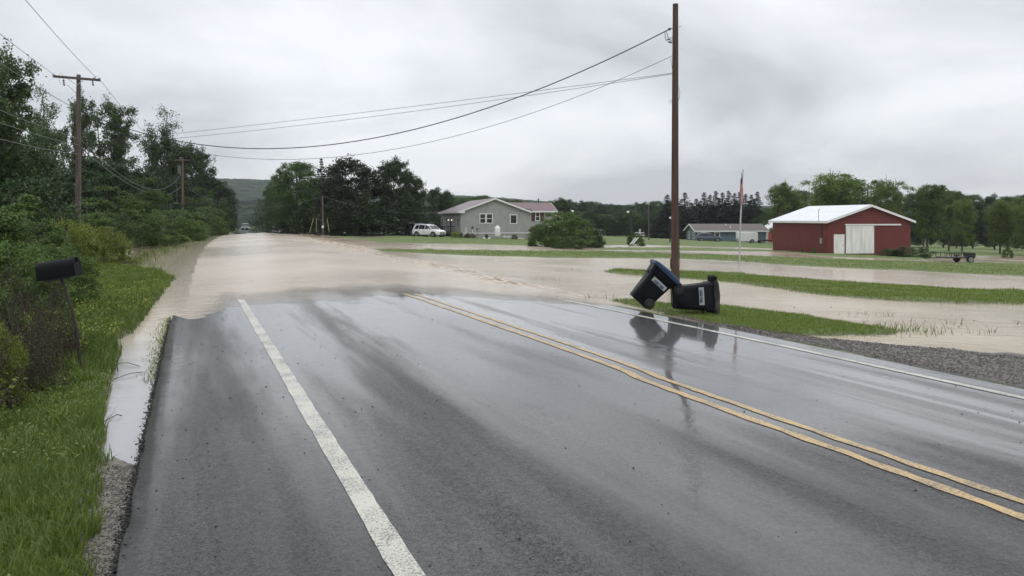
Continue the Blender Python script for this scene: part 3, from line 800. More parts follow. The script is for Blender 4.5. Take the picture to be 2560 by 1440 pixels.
# --- grass and weeds
def blades(name, X, Y, Z, h, w, m, lean=.5, label=None, dirn=None):
    n = len(X); a = rng.uniform(0, 2*np.pi, n); la = rng.uniform(0, 2*np.pi, n) if dirn is None else dirn+rng.normal(size=n)*.6
    ln = rng.uniform(.1, 1, n)*lean*h
    B = np.stack([X, Y, Z-.02], 1); s = np.stack([np.cos(a), np.sin(a), 0*a], 1)*(w/2)[:, None]
    L = np.stack([np.cos(la), np.sin(la), 0*la], 1)*ln[:, None]; U = np.stack([0*h, 0*h, h], 1)
    m1 = B+U*.55+L*.3; t = B+U*np.clip(1-.25*(ln/h)**2, .5, 1)[:, None]+L
    V = np.stack([B-s, B+s, m1+s*.8, m1-s*.8, t+s*.12, t-s*.12], 1).reshape(-1, 3)
    i = np.arange(n)*6
    F = np.concatenate([np.stack([i, i+1, i+2, i+3], 1), np.stack([i+3, i+2, i+4, i+5], 1)])
    o = mesh_from_arrays(name, V, F, m)
    return tag(o, label, 'grass', kind='stuff')
M_G1 = leaf_mat('grass_blade', (.070, .125, .018), (.185, .235, .050), .35, .45, 0)
M_G2 = leaf_mat('lawn_blade', (.110, .175, .025), (.245, .290, .075), .35, .5, 0)
M_G3 = leaf_mat('weed_leaf', (.050, .100, .020), (.150, .190, .045), .35, .5, 0)
M_BR = leaf_mat('dead_stalk', (.060, .040, .025), (.150, .110, .060), .15, .7, 0)
def scatter(poly_px, n, hlim=.0, jitter=True, power=1.0):
    """random spots inside an outline on the ground, kept where the ground stands out of the water"""
    pts = np.array([at(*q) for q in poly_px]); lo = pts.min(0); hi = pts.max(0)
    X = []; Y = []; c = 0; tries = 0
    while c < n and tries < 40:
        tries += 1
        rr = rng.uniform(lo, hi, (n*2, 2)); d = np.hypot(rr[:, 0], rr[:, 1])
        keep = rng.random(len(d)) < (max(2.0, np.hypot(*pts.T).min())/np.maximum(d, 2))**power
        rr = rr[keep]; s = sdist(rr[:, 0], rr[:, 1], pts); rr = rr[s > -.05]
        Z, W, u, kk, H = groundz(rr[:, 0], rr[:, 1], full=True)
        ok = (H > hlim) & ((u < UL-.1) | (u > UR+.35)); rr = rr[ok]
        X.append(rr[:, 0]); Y.append(rr[:, 1]); c += len(rr)
    X = np.concatenate(X)[:n]; Y = np.concatenate(Y)[:n]
    return X, Y, groundz(X, Y)
# leafy tops on those weeds
def leaf_stuff(name, X, Y, Z, hs, n, s, m, label, spread=.12):
    k = rng.integers(0, len(X), n); q = rng.uniform(.25, 1.05, n)
    C = np.stack([X[k]+rng.normal(size=n)*spread*q, Y[k]+rng.normal(size=n)*spread*q, Z[k]+hs[k]*q], 1)
    V, F = leaves(C, s, .5, .45); return tag(mesh_from_arrays(name, V, F, m), label, 'weeds', kind='stuff')
NEAR = ((120, 2300), (215, 1440), (240, 1200), (264, 1150), (275, 1000), (283, 940), (300, 880), (292, 850), (330, 836), (375, 770), (400, 740), (435, 695), (400, 680), (330, 668), (250, 662), (180, 676), (60, 690), (-300, 760), (-500, 1000), (-900, 1500), (-1500, 2300))
X, Y, Z = scatter(NEAR, 95000, .01, power=1.3)
h = rng.uniform(.05, .15, len(X))*(1+1.0*np.clip(fbm(X*1.2, Y*1.2, 91, 3)*2+.1, 0, 1)); blades('verge_grass', X, Y, Z, h, rng.uniform(.004, .010, len(X))*(1+Y/14), M_G1, .9, 'lush wet green grass on the left verge')
X, Y, Z = scatter(NEAR, 900, .01, power=1.2)
k = fbm(X*.7, Y*.7, 95, 3) > 0
leaf_stuff('broad_weeds', X[k], Y[k], Z[k], rng.uniform(.10, .24, int(k.sum())), 16000, .030, LM['light'], 'broad leafed clover and dock among the verge grass', .09)
X, Y, Z = scatter(NEAR, 9000, .01, power=1.2); k = fbm(X*.9, Y*.9, 96, 3) > .03; X, Y, Z = X[k], Y[k], Z[k]
blades('seed_grass', X, Y, Z, rng.uniform(.16, .34, len(X)), rng.uniform(.003, .006, len(X)), M_G3, 1.1, 'pale arching seed grass in the left verge')
X, Y, Z = scatter(((283, 940), (300, 880), (330, 836), (375, 770), (400, 740), (445, 695), (400, 672), (330, 660), (250, 655), (180, 676), (60, 690), (-300, 730), (-500, 980), (60, 960)), 26000, -.02, power=.6)
h = rng.uniform(.10, .30, len(X))*np.interp(Y, [0, 14, 22], [1, 1, .35]); blades('weeds', X, Y, Z, h, rng.uniform(.010, .028, len(X)), M_G3, .7, 'taller yellow-green weeds around the mailbox')
X, Y, Z = scatter(((300, 880), (375, 770), (400, 740), (430, 700), (330, 662), (250, 655), (60, 690), (-300, 730), (-400, 950), (100, 930)), 500, 0, power=.5)
leaf_stuff('weeds', X, Y, Z, rng.uniform(.15, .45, len(X))*np.interp(Y, [0, 14, 22], [1, 1, .3]), 26000, .05, LM['yellow'], 'leafy yellow-green weeds between mailbox and flood')
X, Y, Z = scatter(((60, 960), (-20, 1120), (-700, 1300), (-700, 860), (20, 900)), 260, 0, power=.5)
leaf_stuff('weeds', X, Y, Z, rng.uniform(.25, .6, len(X)), 14000, .05, LM['yellow'], 'leafy weeds left of the verge grass')
X, Y, Z = scatter(((150, 950), (130, 740), (-60, 740), (-300, 800), (-300, 1020)), 5000, 0, power=.5)
blades('dead_weeds', X, Y, Z, rng.uniform(.2, .6, len(X)), rng.uniform(.006, .014, len(X)), M_BR, .8, 'brown dead weed stalks under the mailbox')
# reeds standing in the water at the road edge
pts = []
for k in range(420):
    t = random.random(); px = 405+random.gauss(0, 22)-t*60; py = 705-t*65+random.gauss(0, 8); pts.append(at(px, py))
X = np.array([p[0] for p in pts]); Y = np.array([p[1] for p in pts])
blades('flooded_weeds', X, Y, Wf(X, Y), rng.uniform(.05, .26, len(X)), rng.uniform(.006, .014, len(X)), M_G3, .7, 'thin weeds standing in water by the flooded road')
pts = []
for k in range(700):
    t = random.random(); px = 340+t*240+random.gauss(0, 9); py = 648-t*70+random.gauss(0, 4+4*(1-t)); pts.append(at(px, py))
X = np.array([p[0] for p in pts]); Y = np.array([p[1] for p in pts]); ok = X-xc(Y) < UL-.4; X = X[ok]; Y = Y[ok]
blades('flooded_weeds', X, Y, Wf(X, Y), rng.uniform(.08, .4, len(X)), rng.uniform(.02, .05, len(X)), M_G3, .7, 'drowned weeds along the far left road edge')
# mown strips on the right
for i, (poly, n, hh, ww, lab) in enumerate((
    (((1520, 750), (1640, 760), (1800, 768), (2060, 798), (2290, 826), (2200, 842), (1950, 842), (1750, 806), (1620, 775), (1540, 757)), 26000, .085, .010, 'grass island under the two tipped bins'),
    (((1490, 676), (1640, 678), (1800, 681), (2200, 710), (2700, 736), (2700, 770), (2300, 758), (2000, 733), (1700, 696), (1520, 688)), 34000, .11, .018, 'long grass strip behind the wooden pole'),
    (((930, 624), (1500, 627), (1700, 635), (2069, 647), (2387, 658), (2700, 668), (2700, 697), (2275, 679), (1825, 654), (1600, 647), (1250, 643), (950, 630)), 26000, .10, .03, 'grass strip in front of the red barn'),
    (((710, 574), (880, 597), (1100, 609), (1420, 615), (1494, 614), (1420, 585), (1100, 583), (760, 573)), 16000, .10, .04, 'lawn in front of the grey house'),
)):
    X, Y, Z = scatter(poly, n, -.05, power=.8)
    Wl = Wf(X, Y); sunk = Z < Wl+.005; drop_ = sunk & (rng.random(len(X)) < .55); X, Y, Z, Wl, sunk = X[~drop_], Y[~drop_], Z[~drop_], Wl[~drop_], sunk[~drop_]
    Z = np.where(sunk, Wl-.02, Z)
    blades('lawn_grass', X, Y, Z, rng.uniform(.4, 1.15, len(X))*hh*np.where(sunk, .8, 1), rng.uniform(.6, 1.4, len(X))*ww, M_G2, .7, lab)
# stubble poking out of the flood on the right
pts = []
for cx, cy, s, n in ((2180, 818, 40, 60), (2250, 825, 35, 70), (2300, 830, 40, 40), (2215, 790, 10, 8), (2335, 835, 25, 30), (2480, 833, 8, 14), (2375, 812, 14, 10), (2540, 810, 12, 12), (2140, 790, 30, 14), (2420, 835, 30, 12), (1465, 745, 14, 14), (1520, 745, 12, 16), (1440, 676, 40, 30), (1380, 700, 20, 8)):
    for k in range(n): pts.append(at(cx+random.gauss(0, s), cy+random.gauss(0, s*.12)))
X = np.array([p[0] for p in pts]); Y = np.array([p[1] for p in pts])
blades('flooded_stubble', X, Y, Wf(X, Y), rng.uniform(.05, .24, len(X)), rng.uniform(.006, .014, len(X)), M_G3, 1.0, 'sparse grass stalks poking out of the muddy flood')
# moss and grass tufts on the left pavement edge
Yt = rng.uniform(9.6, 15.5, 1800); Xt = xc(Yt)+UL-.05-np.abs(rng.normal(size=1800))*.10
blades('edge_grass', Xt, Yt, Wf(Xt, Yt)+.0, rng.uniform(.015, .06, 1800), rng.uniform(.006, .014, 1800), M_G2, .8, 'thin line of grass along the left pavement edge')
X = []; Y = []
for k in range(130):
    a, b_ = at(random.uniform(1500, 2560), random.uniform(640, 850)); X.append(a); Y.append(b_)
X = np.array(X); Y = np.array(Y); Zg, Wg, ug, kk, Hg = groundz(X, Y, full=True); ok = (Hg < -.03) & (ug > 6); X, Y = X[ok], Y[ok]
# loose stones
def stones(name, X, Y, Z, s, m, label):
    n = len(X); base = np.array([(1, 0, 0), (0, 1, 0), (-1, 0, 0), (0, -1, 0), (0, 0, .7), (0, 0, -.7)], float)
    V = base[None]*rng.uniform(.6, 1.3, (n, 6, 1))*s[:, None, None]; an = rng.uniform(0, 6.28, n)
    c, d = np.cos(an)[:, None], np.sin(an)[:, None]
    V = np.stack([V[..., 0]*c-V[..., 1]*d, V[..., 0]*d+V[..., 1]*c, V[..., 2]], 2)+np.stack([X, Y, Z], 1)[:, None]
    T = np.array([(0, 1, 4), (1, 2, 4), (2, 3, 4), (3, 0, 4), (1, 0, 5), (2, 1, 5), (3, 2, 5), (0, 3, 5)])
    F = (np.arange(n)[:, None, None]*6+T[None]).reshape(-1, 3)
    return tag(mesh_from_arrays(name, V.reshape(-1, 3), F, m), label, 'stones', kind='stuff')
M_STONE = mat('stone', (.022, .019, .016), .45, (.13, .11, .09), 30, (1, 1, 1))
M_DSTONE = mat('dark_stone', (.012, .012, .012), .6)
M_DRIFT = mat('drift', (.09, .055, .03), .7)
stones('flood_debris', X, Y, Wf(X, Y)+.004, rng.uniform(.006, .028, len(X)), M_DRIFT, 'bits of drift and straw floating on the flooded field')
Y = rng.uniform(2.8, 17, 1500); X = xc(Y)+np.where(rng.random(1500) < .6, rng.uniform(UL, -3, 1500), rng.uniform(-3, 4.4, 1500))
stones('road_grit', X, Y, roadz(X, Y), rng.uniform(.05, 1, 1500)**3*.011+.002, M_DSTONE, 'small dark stones scattered on the wet asphalt')
n = 5200
Y = 3+13.5*rng.random(n)**1.4; X = xc(Y)+UL-.03+rng.normal(size=n)*.022
stones('edge_crumbs', X, Y, roadz(X+.1, Y)-.03+rng.normal(size=n)*.012, rng.uniform(.15, 1, n)**3*.011+.003, M_DSTONE, 'broken asphalt crumbs along the left pavement edge')
n = 26000
Y = rng.uniform(4, 17.5, n); uo = UR+.1+rng.uniform(0, 1, n)*np.interp(Y, [4, 9, 12, 15, 17.5], [5.5, 4.6, 2.6, 1.0, .3]); X = xc(Y)+uo
Z, _, _, kk, H = groundz(X, Y, full=True); ok = (H > -.01) & (kk[:, 0] < .45)
X, Y, Z = X[ok], Y[ok], Z[ok]
stones('shoulder_gravel', X, Y, Z, rng.uniform(.004, .022, len(X)), M_STONE, 'wet gravel washed onto the right road shoulder')
n = 5000
Y = rng.uniform(3.2, 6.4, n); uo = UL-.02-rng.uniform(0, .5, n); X = xc(Y)+uo
Z, _, _, kk, H = groundz(X, Y, full=True); ok = (kk[:, 0] < .6); X, Y, Z = X[ok], Y[ok], Z[ok]
stones('edge_gravel', X, Y, Z, rng.uniform(.003, .012, len(X)), M_STONE, 'muddy gravel between left verge grass and asphalt')
# ------------------------------------------------------------------ buildings
def paint(name, c, rough=.6, var=.12, **k):
    return mat(name, c, rough, tuple(v*(1-var) for v in c), 1.7, **k)
def boards(name, c, step, axis='z', rough=.65, dark=.72, dirt=(.0, .0, .0), wid=.12, depth=.015):
    """lap siding or ribbed sheet: grooves by bump with their shade painted in, slight colour wear"""
    g = NT(name); ob = g.n('ShaderNodeTexCoord').outputs['Object']; s = g.n('ShaderNodeSeparateXYZ'); g.lk(ob, s.inputs[0])
    a = {'x': 0, 'y': 1, 'z': 2}
    src = s.outputs[a[axis]] if axis != 'xy' else g.math('ADD', s.outputs[0], s.outputs[1])
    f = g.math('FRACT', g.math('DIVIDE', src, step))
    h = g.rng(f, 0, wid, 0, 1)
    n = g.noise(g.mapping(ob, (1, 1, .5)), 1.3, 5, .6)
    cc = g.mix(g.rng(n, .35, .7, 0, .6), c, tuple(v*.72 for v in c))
    g.lk(g.mix(g.rng(h, 0, 1, .45, 0), cc, tuple(v*.35 for v in c)), g.p.inputs['Base Color'])  # groove shading painted in as darker lines of the board colour
    g.lk(g.bump(h, 1.0, depth), g.p.inputs['Normal']); g.p.inputs['Roughness'].default_value = rough; g.p.inputs['Specular IOR Level'].default_value = .3
    return g.m
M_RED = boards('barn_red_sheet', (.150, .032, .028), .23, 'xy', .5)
M_WROOF = boards('white_metal_roof', (.80, .82, .84), .6, 'x', .35, wid=.06)
M_WHT = paint('white_paint', (.78, .78, .76), .5, .1)
M_OLDW = mat('weathered_white', (.84, .83, .80), .6, (.66, .65, .60), 2.2, (1.4, 1.4, .25), .3, 9)
M_GREYS = boards('grey_lap_siding', (.37, .365, .355), .115, 'z', .55, wid=.2)
M_BLUES = boards('slate_blue_siding', (.120, .175, .215), .15, 'z', .6, wid=.2)
M_MAROON = boards('maroon_metal_roof', (.135, .070, .078), .4, 'y', .32, wid=.1)
M_SHING = mat('shingles', (.105, .090, .082), .8, (.150, .130, .118), 9, (1, 3, 1), .5, 20)
M_FOUND = mat('block_foundation', (.26, .26, .25), .85, (.33, .33, .32), 3, (1, 1, 1), .4, 8)
M_GLASS = mat('window_glass', (.012, .014, .016), .05, spec=.6)
M_DARK = mat('dark_metal', (.015, .015, .016), .45)
M_BLACKP = mat('black_paint', (.012, .012, .013), .4)
M_CHROME = mat('galvanised', (.45, .46, .47), .4, metal=.7)
M_SHUT = paint('maroon_shutter', (.075, .018, .026), .5)
M_DECK = paint('dark_deck', (.028, .024, .022), .7)
M_TIRE = mat('tyre', (.010, .010, .010), .75)
M_RIM = mat('wheel_rim', (.40, .41, .42), .35, metal=.6)
M_LAMP = mat('lit_lamp', (.9, .85, .7), .4, emit=((1.0, .86, .62), 1.6))
M_HLAMP = mat('headlight_glass', (.55, .55, .56), .1, coat=.5)
M_TLAMP = mat('taillight', (.25, .01, .01), .2, coat=.5)

class Frame:
    """a building's own frame: origin, heading; turns photo pixels into wall coordinates"""
    def __init__(s, x, y, z, rz): s.x, s.y, s.z, s.a = x, y, z, rz
    def front(s, px):       # distance along the front wall for a picture column
        k = (px-1280)/FPX; c, q = math.cos(s.a), math.sin(s.a)
        return (k*s.y-s.x)/(c-k*q)
    def side(s, px):        # distance back along the left side wall
        k = (px-1280)/FPX; c, q = -math.sin(s.a), math.cos(s.a)
        return (k*s.y-s.x)/(c-k*q)
    def h(s, py, w=0, back=0):
        D = s.y+w*math.sin(s.a)+back*math.cos(s.a)
        return CAM_Z+(545-py)*D/FPX-s.z
def window(par, x0, x1, z0, z1, y, mf=M_WHT, mull=True, vert=False, fw=.08, axis='x', name='window'):
    """frame proud of the wall facing -y (axis x) or -x (axis y), with its pane"""
    def bx(mb, a0, a1, d0, d1, z0, z1):
        if axis == 'x': mb.box(a0, a1, y-d1, y-d0, z0, z1)
        else: mb.box(y-d1, y-d0, a0, a1, z0, z1)
    mb = MB()
    bx(mb, x0-fw, x0, .0, .05, z0-fw, z1+fw); bx(mb, x1, x1+fw, .0, .05, z0-fw, z1+fw)
    bx(mb, x0, x1, .0, .05, z1, z1+fw); bx(mb, x0, x1, .0, .06, z0-fw, z0)
    if mull: bx(mb, x0, x1, .012, .04, (z0+z1)/2-.03, (z0+z1)/2+.03)
    if vert: bx(mb, (x0+x1)/2-.02, (x0+x1)/2+.02, .012, .035, z0, z1)
    f = mb.build(name, mf, par)
    g = MB(); bx(g, x0, x1, .003, .011, z0, z1); g.build('pane', M_GLASS, f)
    return f
def gable_roof(mb, x0, x1, y0, y1, ze, zr, t, ox, oy):
    """ridge along y; slopes overhang by ox at the eaves and oy at the gables"""
    xm = (x0+x1)/2; s = (zr-ze)/(xm-x0)
    for sx in (-1, 1):
        xe = (x0-ox) if sx < 0 else (x1+ox); zz_ = ze-s*ox
        mb.prism([(xe, y0-oy, zz_), (xm, y0-oy, zr), (xm, y0-oy, zr+t), (xe, y0-oy, zz_+t)], (0, y1-y0+2*oy, 0))

# red barn
bx, by = 32.9, 80.0; bz = groundz(bx+4, by+.5)-.03; bz = -2.15
fr = Frame(bx, by, bz, math.atan2(.21, .98))
barn = empty('barn', (bx, by, bz), fr.a, 'red metal pole barn with white roof and white sliding door', 'barn')
BW, BL = 9.9, 10.6; EH = 3.55; RH = 5.15
mb = MB()
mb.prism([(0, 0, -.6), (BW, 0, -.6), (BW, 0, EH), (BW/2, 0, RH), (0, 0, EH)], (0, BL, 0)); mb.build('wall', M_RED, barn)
mb = MB(); gable_roof(mb, 0, BW, 0, BL, EH+.03, RH+.03, .09, .35, .35); barn_roof = mb.build('roof', M_WROOF, barn)
mb = MB(); sl = (RH-EH)/(BW/2)
for sx, xe in ((-1, -.35), (1, BW+.35)):
    ze = EH+.03-sl*.35
    mb.prism([(xe, -.40, ze-.16), (BW/2, -.40, RH+.03-.16), (BW/2, -.40, RH+.11), (xe, -.40, ze+.08)], (0, .045, 0))
    mb.box(xe-.04 if sx < 0 else xe, xe if sx < 0 else xe+.04, -.36, BL+.35, ze-.16, ze+.06)
mb.build('trim', M_WHT, barn_roof)
x0, x1 = fr.front(2113.5), fr.front(2184)
z1 = fr.h(564, 2.5); z0 = .12
mb = MB()
nb = 9
for k in range(nb): mb.box(x0+(x1-x0)*k/nb, x0+(x1-x0)*(k+1)/nb-.012, -.10-.004*(k % 2), -.045, z0, z1)
sd = mb.build('sliding_door', M_OLDW, barn)
mb = MB(); mb.box(x0-.10, fr.front(2250), -.16, -.02, z1+.02, z1+.17); mb.build('door_track', M_WHT, barn)
a0, a1 = fr.front(2086), fr.front(2108.5); zt = fr.h(588, 1)
mb = MB(); mb.box(a0, a1, -.03, -.004, .12, zt); dr = mb.build('door', M_OLDW, barn)
mb = MB(); mb.box(a0-.09, a0, -.06, -.002, .05, zt+.09); mb.box(a1, a1+.09, -.06, -.002, .05, zt+.09); mb.box(a0, a1, -.06, -.002, zt, zt+.09); mb.build('frame', M_WHT, dr)
mb = MB(); mb.sphere((a1-.12, -.06, 1.0), .04, 8, 5); mb.build('handle', M_DARK, dr)
s0 = fr.side(2055)
mb = MB(); mb.box(-.16, -.005, s0-.16, s0+.16, 1.15, 1.75); mt = mb.build('meter_box', M_CHROME, barn)
mb = MB(); mb.tube([(-.05, s0, 1.7), (-.05, s0, EH-.2)], .03, 6); mb.build('conduit', M_DARK, mt)
mb = MB(); mb.tube([(-.05, s0, EH-.2), (-.40, s0, EH-.1), (-.42, s0, EH+1.15), (-.34, s0, EH+1.25), (-.24, s0, EH+1.18)], .035, 6); mb.build('service_mast', M_CHROME, mt)

# grey house: gabled block with a wing to the right and a porch along the left wall
hx, hy = -7.0, 105.0; hz = -.85
fh = Frame(hx, hy, hz, math.atan2(.23, .973))
house = empty('house', (hx, hy, hz), fh.a, 'single-storey grey sided house with maroon metal roof', 'house')
GWd = 9.5; EZ = fh.h(527.5); PZ = fh.h(496.5, 4.7); WEX = fh.front(1386); WZ = fh.h(526, 11); WR = fh.h(508, 11, 3)
mb = MB(); mb.prism([(0, 0, .45), (GWd, 0, .45), (GWd, 0, EZ), (GWd/2, 0, PZ), (0, 0, EZ)], (0, 19, 0))
hw = mb.build('wall', M_GREYS, house)
mb = MB(); mb.prism([(GWd+.003, .012, .45), (GWd+.003, 6.2, .45), (GWd+.003, 6.2, WZ), (GWd+.003, 3.1, WR-.05), (GWd+.003, .012, WZ)], (WEX-GWd, 0, 0)); mb.build('wall', M_GREYS, house)
mb = MB(); mb.box(.04, WEX-.04, .04, 6.1, -.6, .45); mb.box(.04, GWd-.04, 6.1, 18.9, -.6, .45); mb.build('foundation', M_FOUND, house)
mb = MB(); mb.box(-.02, WEX+.02, -.025, -.002, .42, .52); mb.build('skirt_trim', M_WHT, house)
mb = MB(); gable_roof(mb, 0, GWd, 0, 19, EZ+.02, PZ+.02, .08, .45, .35)
hr = mb.build('roof', M_MAROON, house)
mb = MB()
s_ = (WR-WZ)/3.1
mb.prism([(GWd+.46, -.4, WZ+.02-s_*.4), (GWd+.46, 3.1, WR+.02), (GWd+.46, 3.1, WR+.10), (GWd+.46, -.4, WZ+.10-s_*.4)], (WEX+.35-GWd-.46, 0, 0))
mb.prism([(GWd-2.6, .3, WZ+.02+s_*.3), (GWd-2.6, 3.1, WR+.02), (GWd-2.6, 3.1, WR+.10), (GWd-2.6, .3, WZ+.10+s_*.3)], (3.06, 0, 0))
mb.prism([(GWd-2.6, 6.6, WZ+.02-s_*.4), (GWd-2.6, 3.1, WR+.02), (GWd-2.6, 3.1, WR+.10), (GWd-2.6, 6.6, WZ+.10-s_*.4)], (WEX+.35-GWd+2.6, 0, 0))
M_MAROON2 = boards('maroon_metal_roof_wing', (.135, .070, .078), .4, 'x', .32, wid=.1)
wr_ = mb.build('roof', M_MAROON2, house)
mb = MB(); sl = (PZ-EZ)/(GWd/2)
for sx, xe in ((-1, -.45), (1, GWd+.45)):
    ze = EZ+.02-sl*.45
    mb.prism([(xe, -.40, ze-.15), (GWd/2, -.40, PZ+.02-.15), (GWd/2, -.40, PZ+.09), (xe, -.40, ze+.07)], (0, .045, 0))
mb.box(-.5, -.45, -.36, 19.3, EZ-sl*.45-.12, EZ-sl*.45+.05)
mb.prism([(-.45, -.40, EZ-sl*.45-.13), (.5, -.40, EZ-sl*.45-.13), (.5, -.40, EZ+sl*.3), (-.45, -.40, EZ-sl*.45)], (0, .04, 0))
mb.build('trim', M_WHT, hr)
mb = MB(); mb.box(GWd+.48, WEX+.38, -.47, -.40, WZ-s_*.4-.14, WZ-s_*.4+.07)
mb.prism([(WEX+.35, -.40, WZ-s_*.4-.13), (WEX+.35, 3.1, WR-.1), (WEX+.35, 3.1, WR+.1), (WEX+.35, -.40, WZ-s_*.4+.07)], (.05, 0, 0)); mb.build('trim', M_WHT, wr_)
mb = MB(); cx_ = fh.front(1362); mb.tube([(cx_, 3.4, WR-.1), (cx_, 3.4, WR+.55)], .09, 8); mb.tube([(cx_, 3.4, WR+.55), (cx_, 3.4, WR+.65)], .13, 8); mb.build('chimney', M_DARK, wr_)
for p0, p1, q0, q1, mul in ((1200.5, 1213, 535.5, 557, True), (1217, 1230, 535.5, 557, True), (1276.5, 1291, 538, 558, False)):
    window(house, fh.front(p0), fh.front(p1), fh.h(q1, 5), fh.h(q0, 5), 0, mull=mul, fw=.10)
x0, x1 = fh.front(1339.5), fh.front(1348.5); z0, z1 = fh.h(551, 11), fh.h(532, 11)
wv = window(house, x0, x1, z0, z1, .012, fw=.09)
for a, b in ((x0-.62, x0-.13), (x1+.13, x1+.62)):
    mb = MB(); mb.box(a, b, -.045, .01, z0-.1, z1+.1)
    for k in range(9): mb.box(a+.06, b-.06, -.055, -.047, z0+(z1-z0)*(k+.15)/9, z0+(z1-z0)*(k+.6)/9)
    mb.build('shutter', M_SHUT, wv)
for pa in (1143, 1116, 1104):
    y0 = fh.side(pa); wv = window(house, y0-.45, y0+.45, 1.35, 2.5, 0, axis='y', fw=.08)
    for q in (y0-.95, y0+.55):
        mb = MB(); mb.box(-.045, -.003, q, q+.4, 1.3, 2.55); mb.build('shutter', M_SHUT, wv)
mb = MB(); yp0, yp1 = 4.6, 17.5
mb.box(-1.8, -.01, yp0, yp1, .35, .50)
for k in range(5): mb.box(-1.78, -1.68, yp0+k*(yp1-yp0-.1)/4, yp0+k*(yp1-yp0-.1)/4+.1, -.5, .35)
pc = mb.build('porch', M_DECK, house)
mb = MB()
mb.box(-1.78, -1.70, yp0, yp1, 1.32, 1.40); mb.box(-1.77, -1.71, yp0, yp1, .62, .68); mb.box(-1.7, -.05, yp0, yp0+.07, 1.32, 1.40); mb.box(-1.7, -.05, yp0, yp0+.06, .62, .68)
for k in range(44): mb.box(-1.76, -1.72, yp0+.15+k*.29, yp0+.19+k*.29, .68, 1.32)
for k in range(6): mb.box(-1.6+k*.28, -1.56+k*.28, yp0+.01, yp0+.05, .68, 1.32)
mb.build('railing', M_DECK, pc)
mb = MB(); yd = fh.side(1127); mb.box(-.06, -.003, yd-.45, yd+.45, .5, 2.5); d_ = mb.build('door', M_SHUT, house)
for q in (yd-1.6, yd+1.6):
    mb = MB(); mb.sphere((-.14, q, 2.25), .09, 8, 6); mb.build('wall_lamp', M_LAMP, house)
# rear deck gable
mb = MB()
rx0, ry0 = WEX-1.0, 9.0
mb.prism([(rx0, ry0, 1.9), (rx0+6.3, ry0, 1.9), (rx0+2.2, ry0, 3.4)], (0, 4, 0)); annex = mb.build('porch_gable', M_GREYS, house)
mb = MB(); mb.prism([(rx0+2.2, ry0-.2, 3.4), (rx0+6.9, ry0-.2, 1.75), (rx0+6.9, ry0-.2, 1.95), (rx0+2.2, ry0-.2, 3.6)], (0, 4.4, 0))
mb.prism([(rx0+2.2, ry0-.2, 3.4), (rx0-1.2, ry0-.2, 2.4), (rx0-1.2, ry0-.2, 2.6), (rx0+2.2, ry0-.2, 3.6)], (0, 4.4, 0)); mb.build('roof', M_WHT, annex)
mb = MB()
for a in (rx0+.5, rx0+3.2, rx0+6.0): mb.box(a, a+.14, ry0+.05, ry0+.19, -.6, 1.9)
mb.box(rx0+5.0, rx0+9.3, ry0-.1, ry0, .1, 1.0); mb.box(rx0+5.0, rx0+9.5, ry0-.25, ry0+2.5, 1.0, 1.12)
mb.build('deck', M_OLDW, annex)

# blue house
ux, uy = xat(1741, 160), 160.0; uz = -3.35
fu = Frame(ux, uy, uz, math.atan2(.05, .998))
UL_ = fu.front(1916); ue = 2.45; ur = fu.h(561, 6, 3.4)
bh = empty('house', (ux, uy, uz), fu.a, 'long low slate-blue house with brown shingle roof', 'house')
dpt = fu.side(1716.5); dpt = 7.5
mb = MB(); mb.prism([(0, 0, -.5), (0, dpt, -.5), (0, dpt, ue), (0, dpt/2, ur), (0, 0, ue)], (UL_, 0, 0)); mb.build('wall', M_BLUES, bh)
mb = MB(); s_ = (ur-ue)/(dpt/2)
for y_e in (-.5, dpt+.5):
    mb.prism([(-.5, y_e, ue+.03-s_*.5), (-.5, dpt/2, ur+.03), (-.5, dpt/2, ur+.14), (-.5, y_e, ue+.14-s_*.5)], (UL_+1.0, 0, 0))
br = mb.build('roof', M_SHING, bh)
mb = MB()
for y_e in (-.5, dpt+.5):
    mb.prism([(-.56, y_e, ue-.12-s_*.5), (-.56, dpt/2, ur-.12), (-.56, dpt/2, ur+.15), (-.56, y_e, ue+.15-s_*.5)], (.055, 0, 0))
mb.box(-.5, UL_+.5, -.56, -.505, ue-s_*.5-.13, ue-s_*.5+.12); mb.build('trim', M_WHT, br)
mb = MB(); xx_ = fu.front(1823); mb.tube([(xx_, 2.2, ue+1.0), (xx_, 2.2, ur+.1)], .13, 6); mb.tube([(xx_+.6, 1.0, ue+.3), (xx_+.6, 1.0, ue+.9)], .12, 6); mb.build('vent_pipe', M_WHT, br)
for yw in (2.0, 5.4): window(bh, yw-.4, yw+.4, .75, 2.0, 0, axis='y', fw=.14)
for p0, p1 in ((1753, 1763), (1788, 1798)): window(bh, fu.front(p0), fu.front(p1), 1.0, 1.95, 0, mull=False, fw=.16)
mb = MB(); mb.box(UL_-.12, UL_+.03, -.10, -.01, -.4, ue-.1); mb.build('corner_post', M_WHT, bh)
mb = MB(); mb.box(fu.front(1743.5), fu.front(1745.5), -.08, -.01, .1, 2.1); mb.build('corner_post', M_WHT, bh)

# red shed between blue house and barn
sx_, sy_ = xat(1919, 172), 172.0; szz = -3.7
shed = empty('shed', (sx_, sy_, szz), .05, 'small red shed with white gable between blue house and barn', 'shed')
mb = MB(); mb.box(0, 5, 0, 5, -.4, 2.7); mb.build('wall', mat('shed_red', (.30, .035, .035), .6), shed)
mb = MB(); mb.prism([(-.15, -.02, 2.72), (5.15, -.02, 2.72), (2.5, -.02, 4.5)], (0, 5.1, 0)); mb.build('gable', M_WHT, shed)
mb = MB(); mb.box(-.04, .10, -.04, -.005, -.3, 2.7); mb.build('trim', M_WHT, shed)
mb = MB(); mb.box(1.0, 1.6, -.05, -.004, .9, 1.9); mb.build('window', M_GLASS, shed)

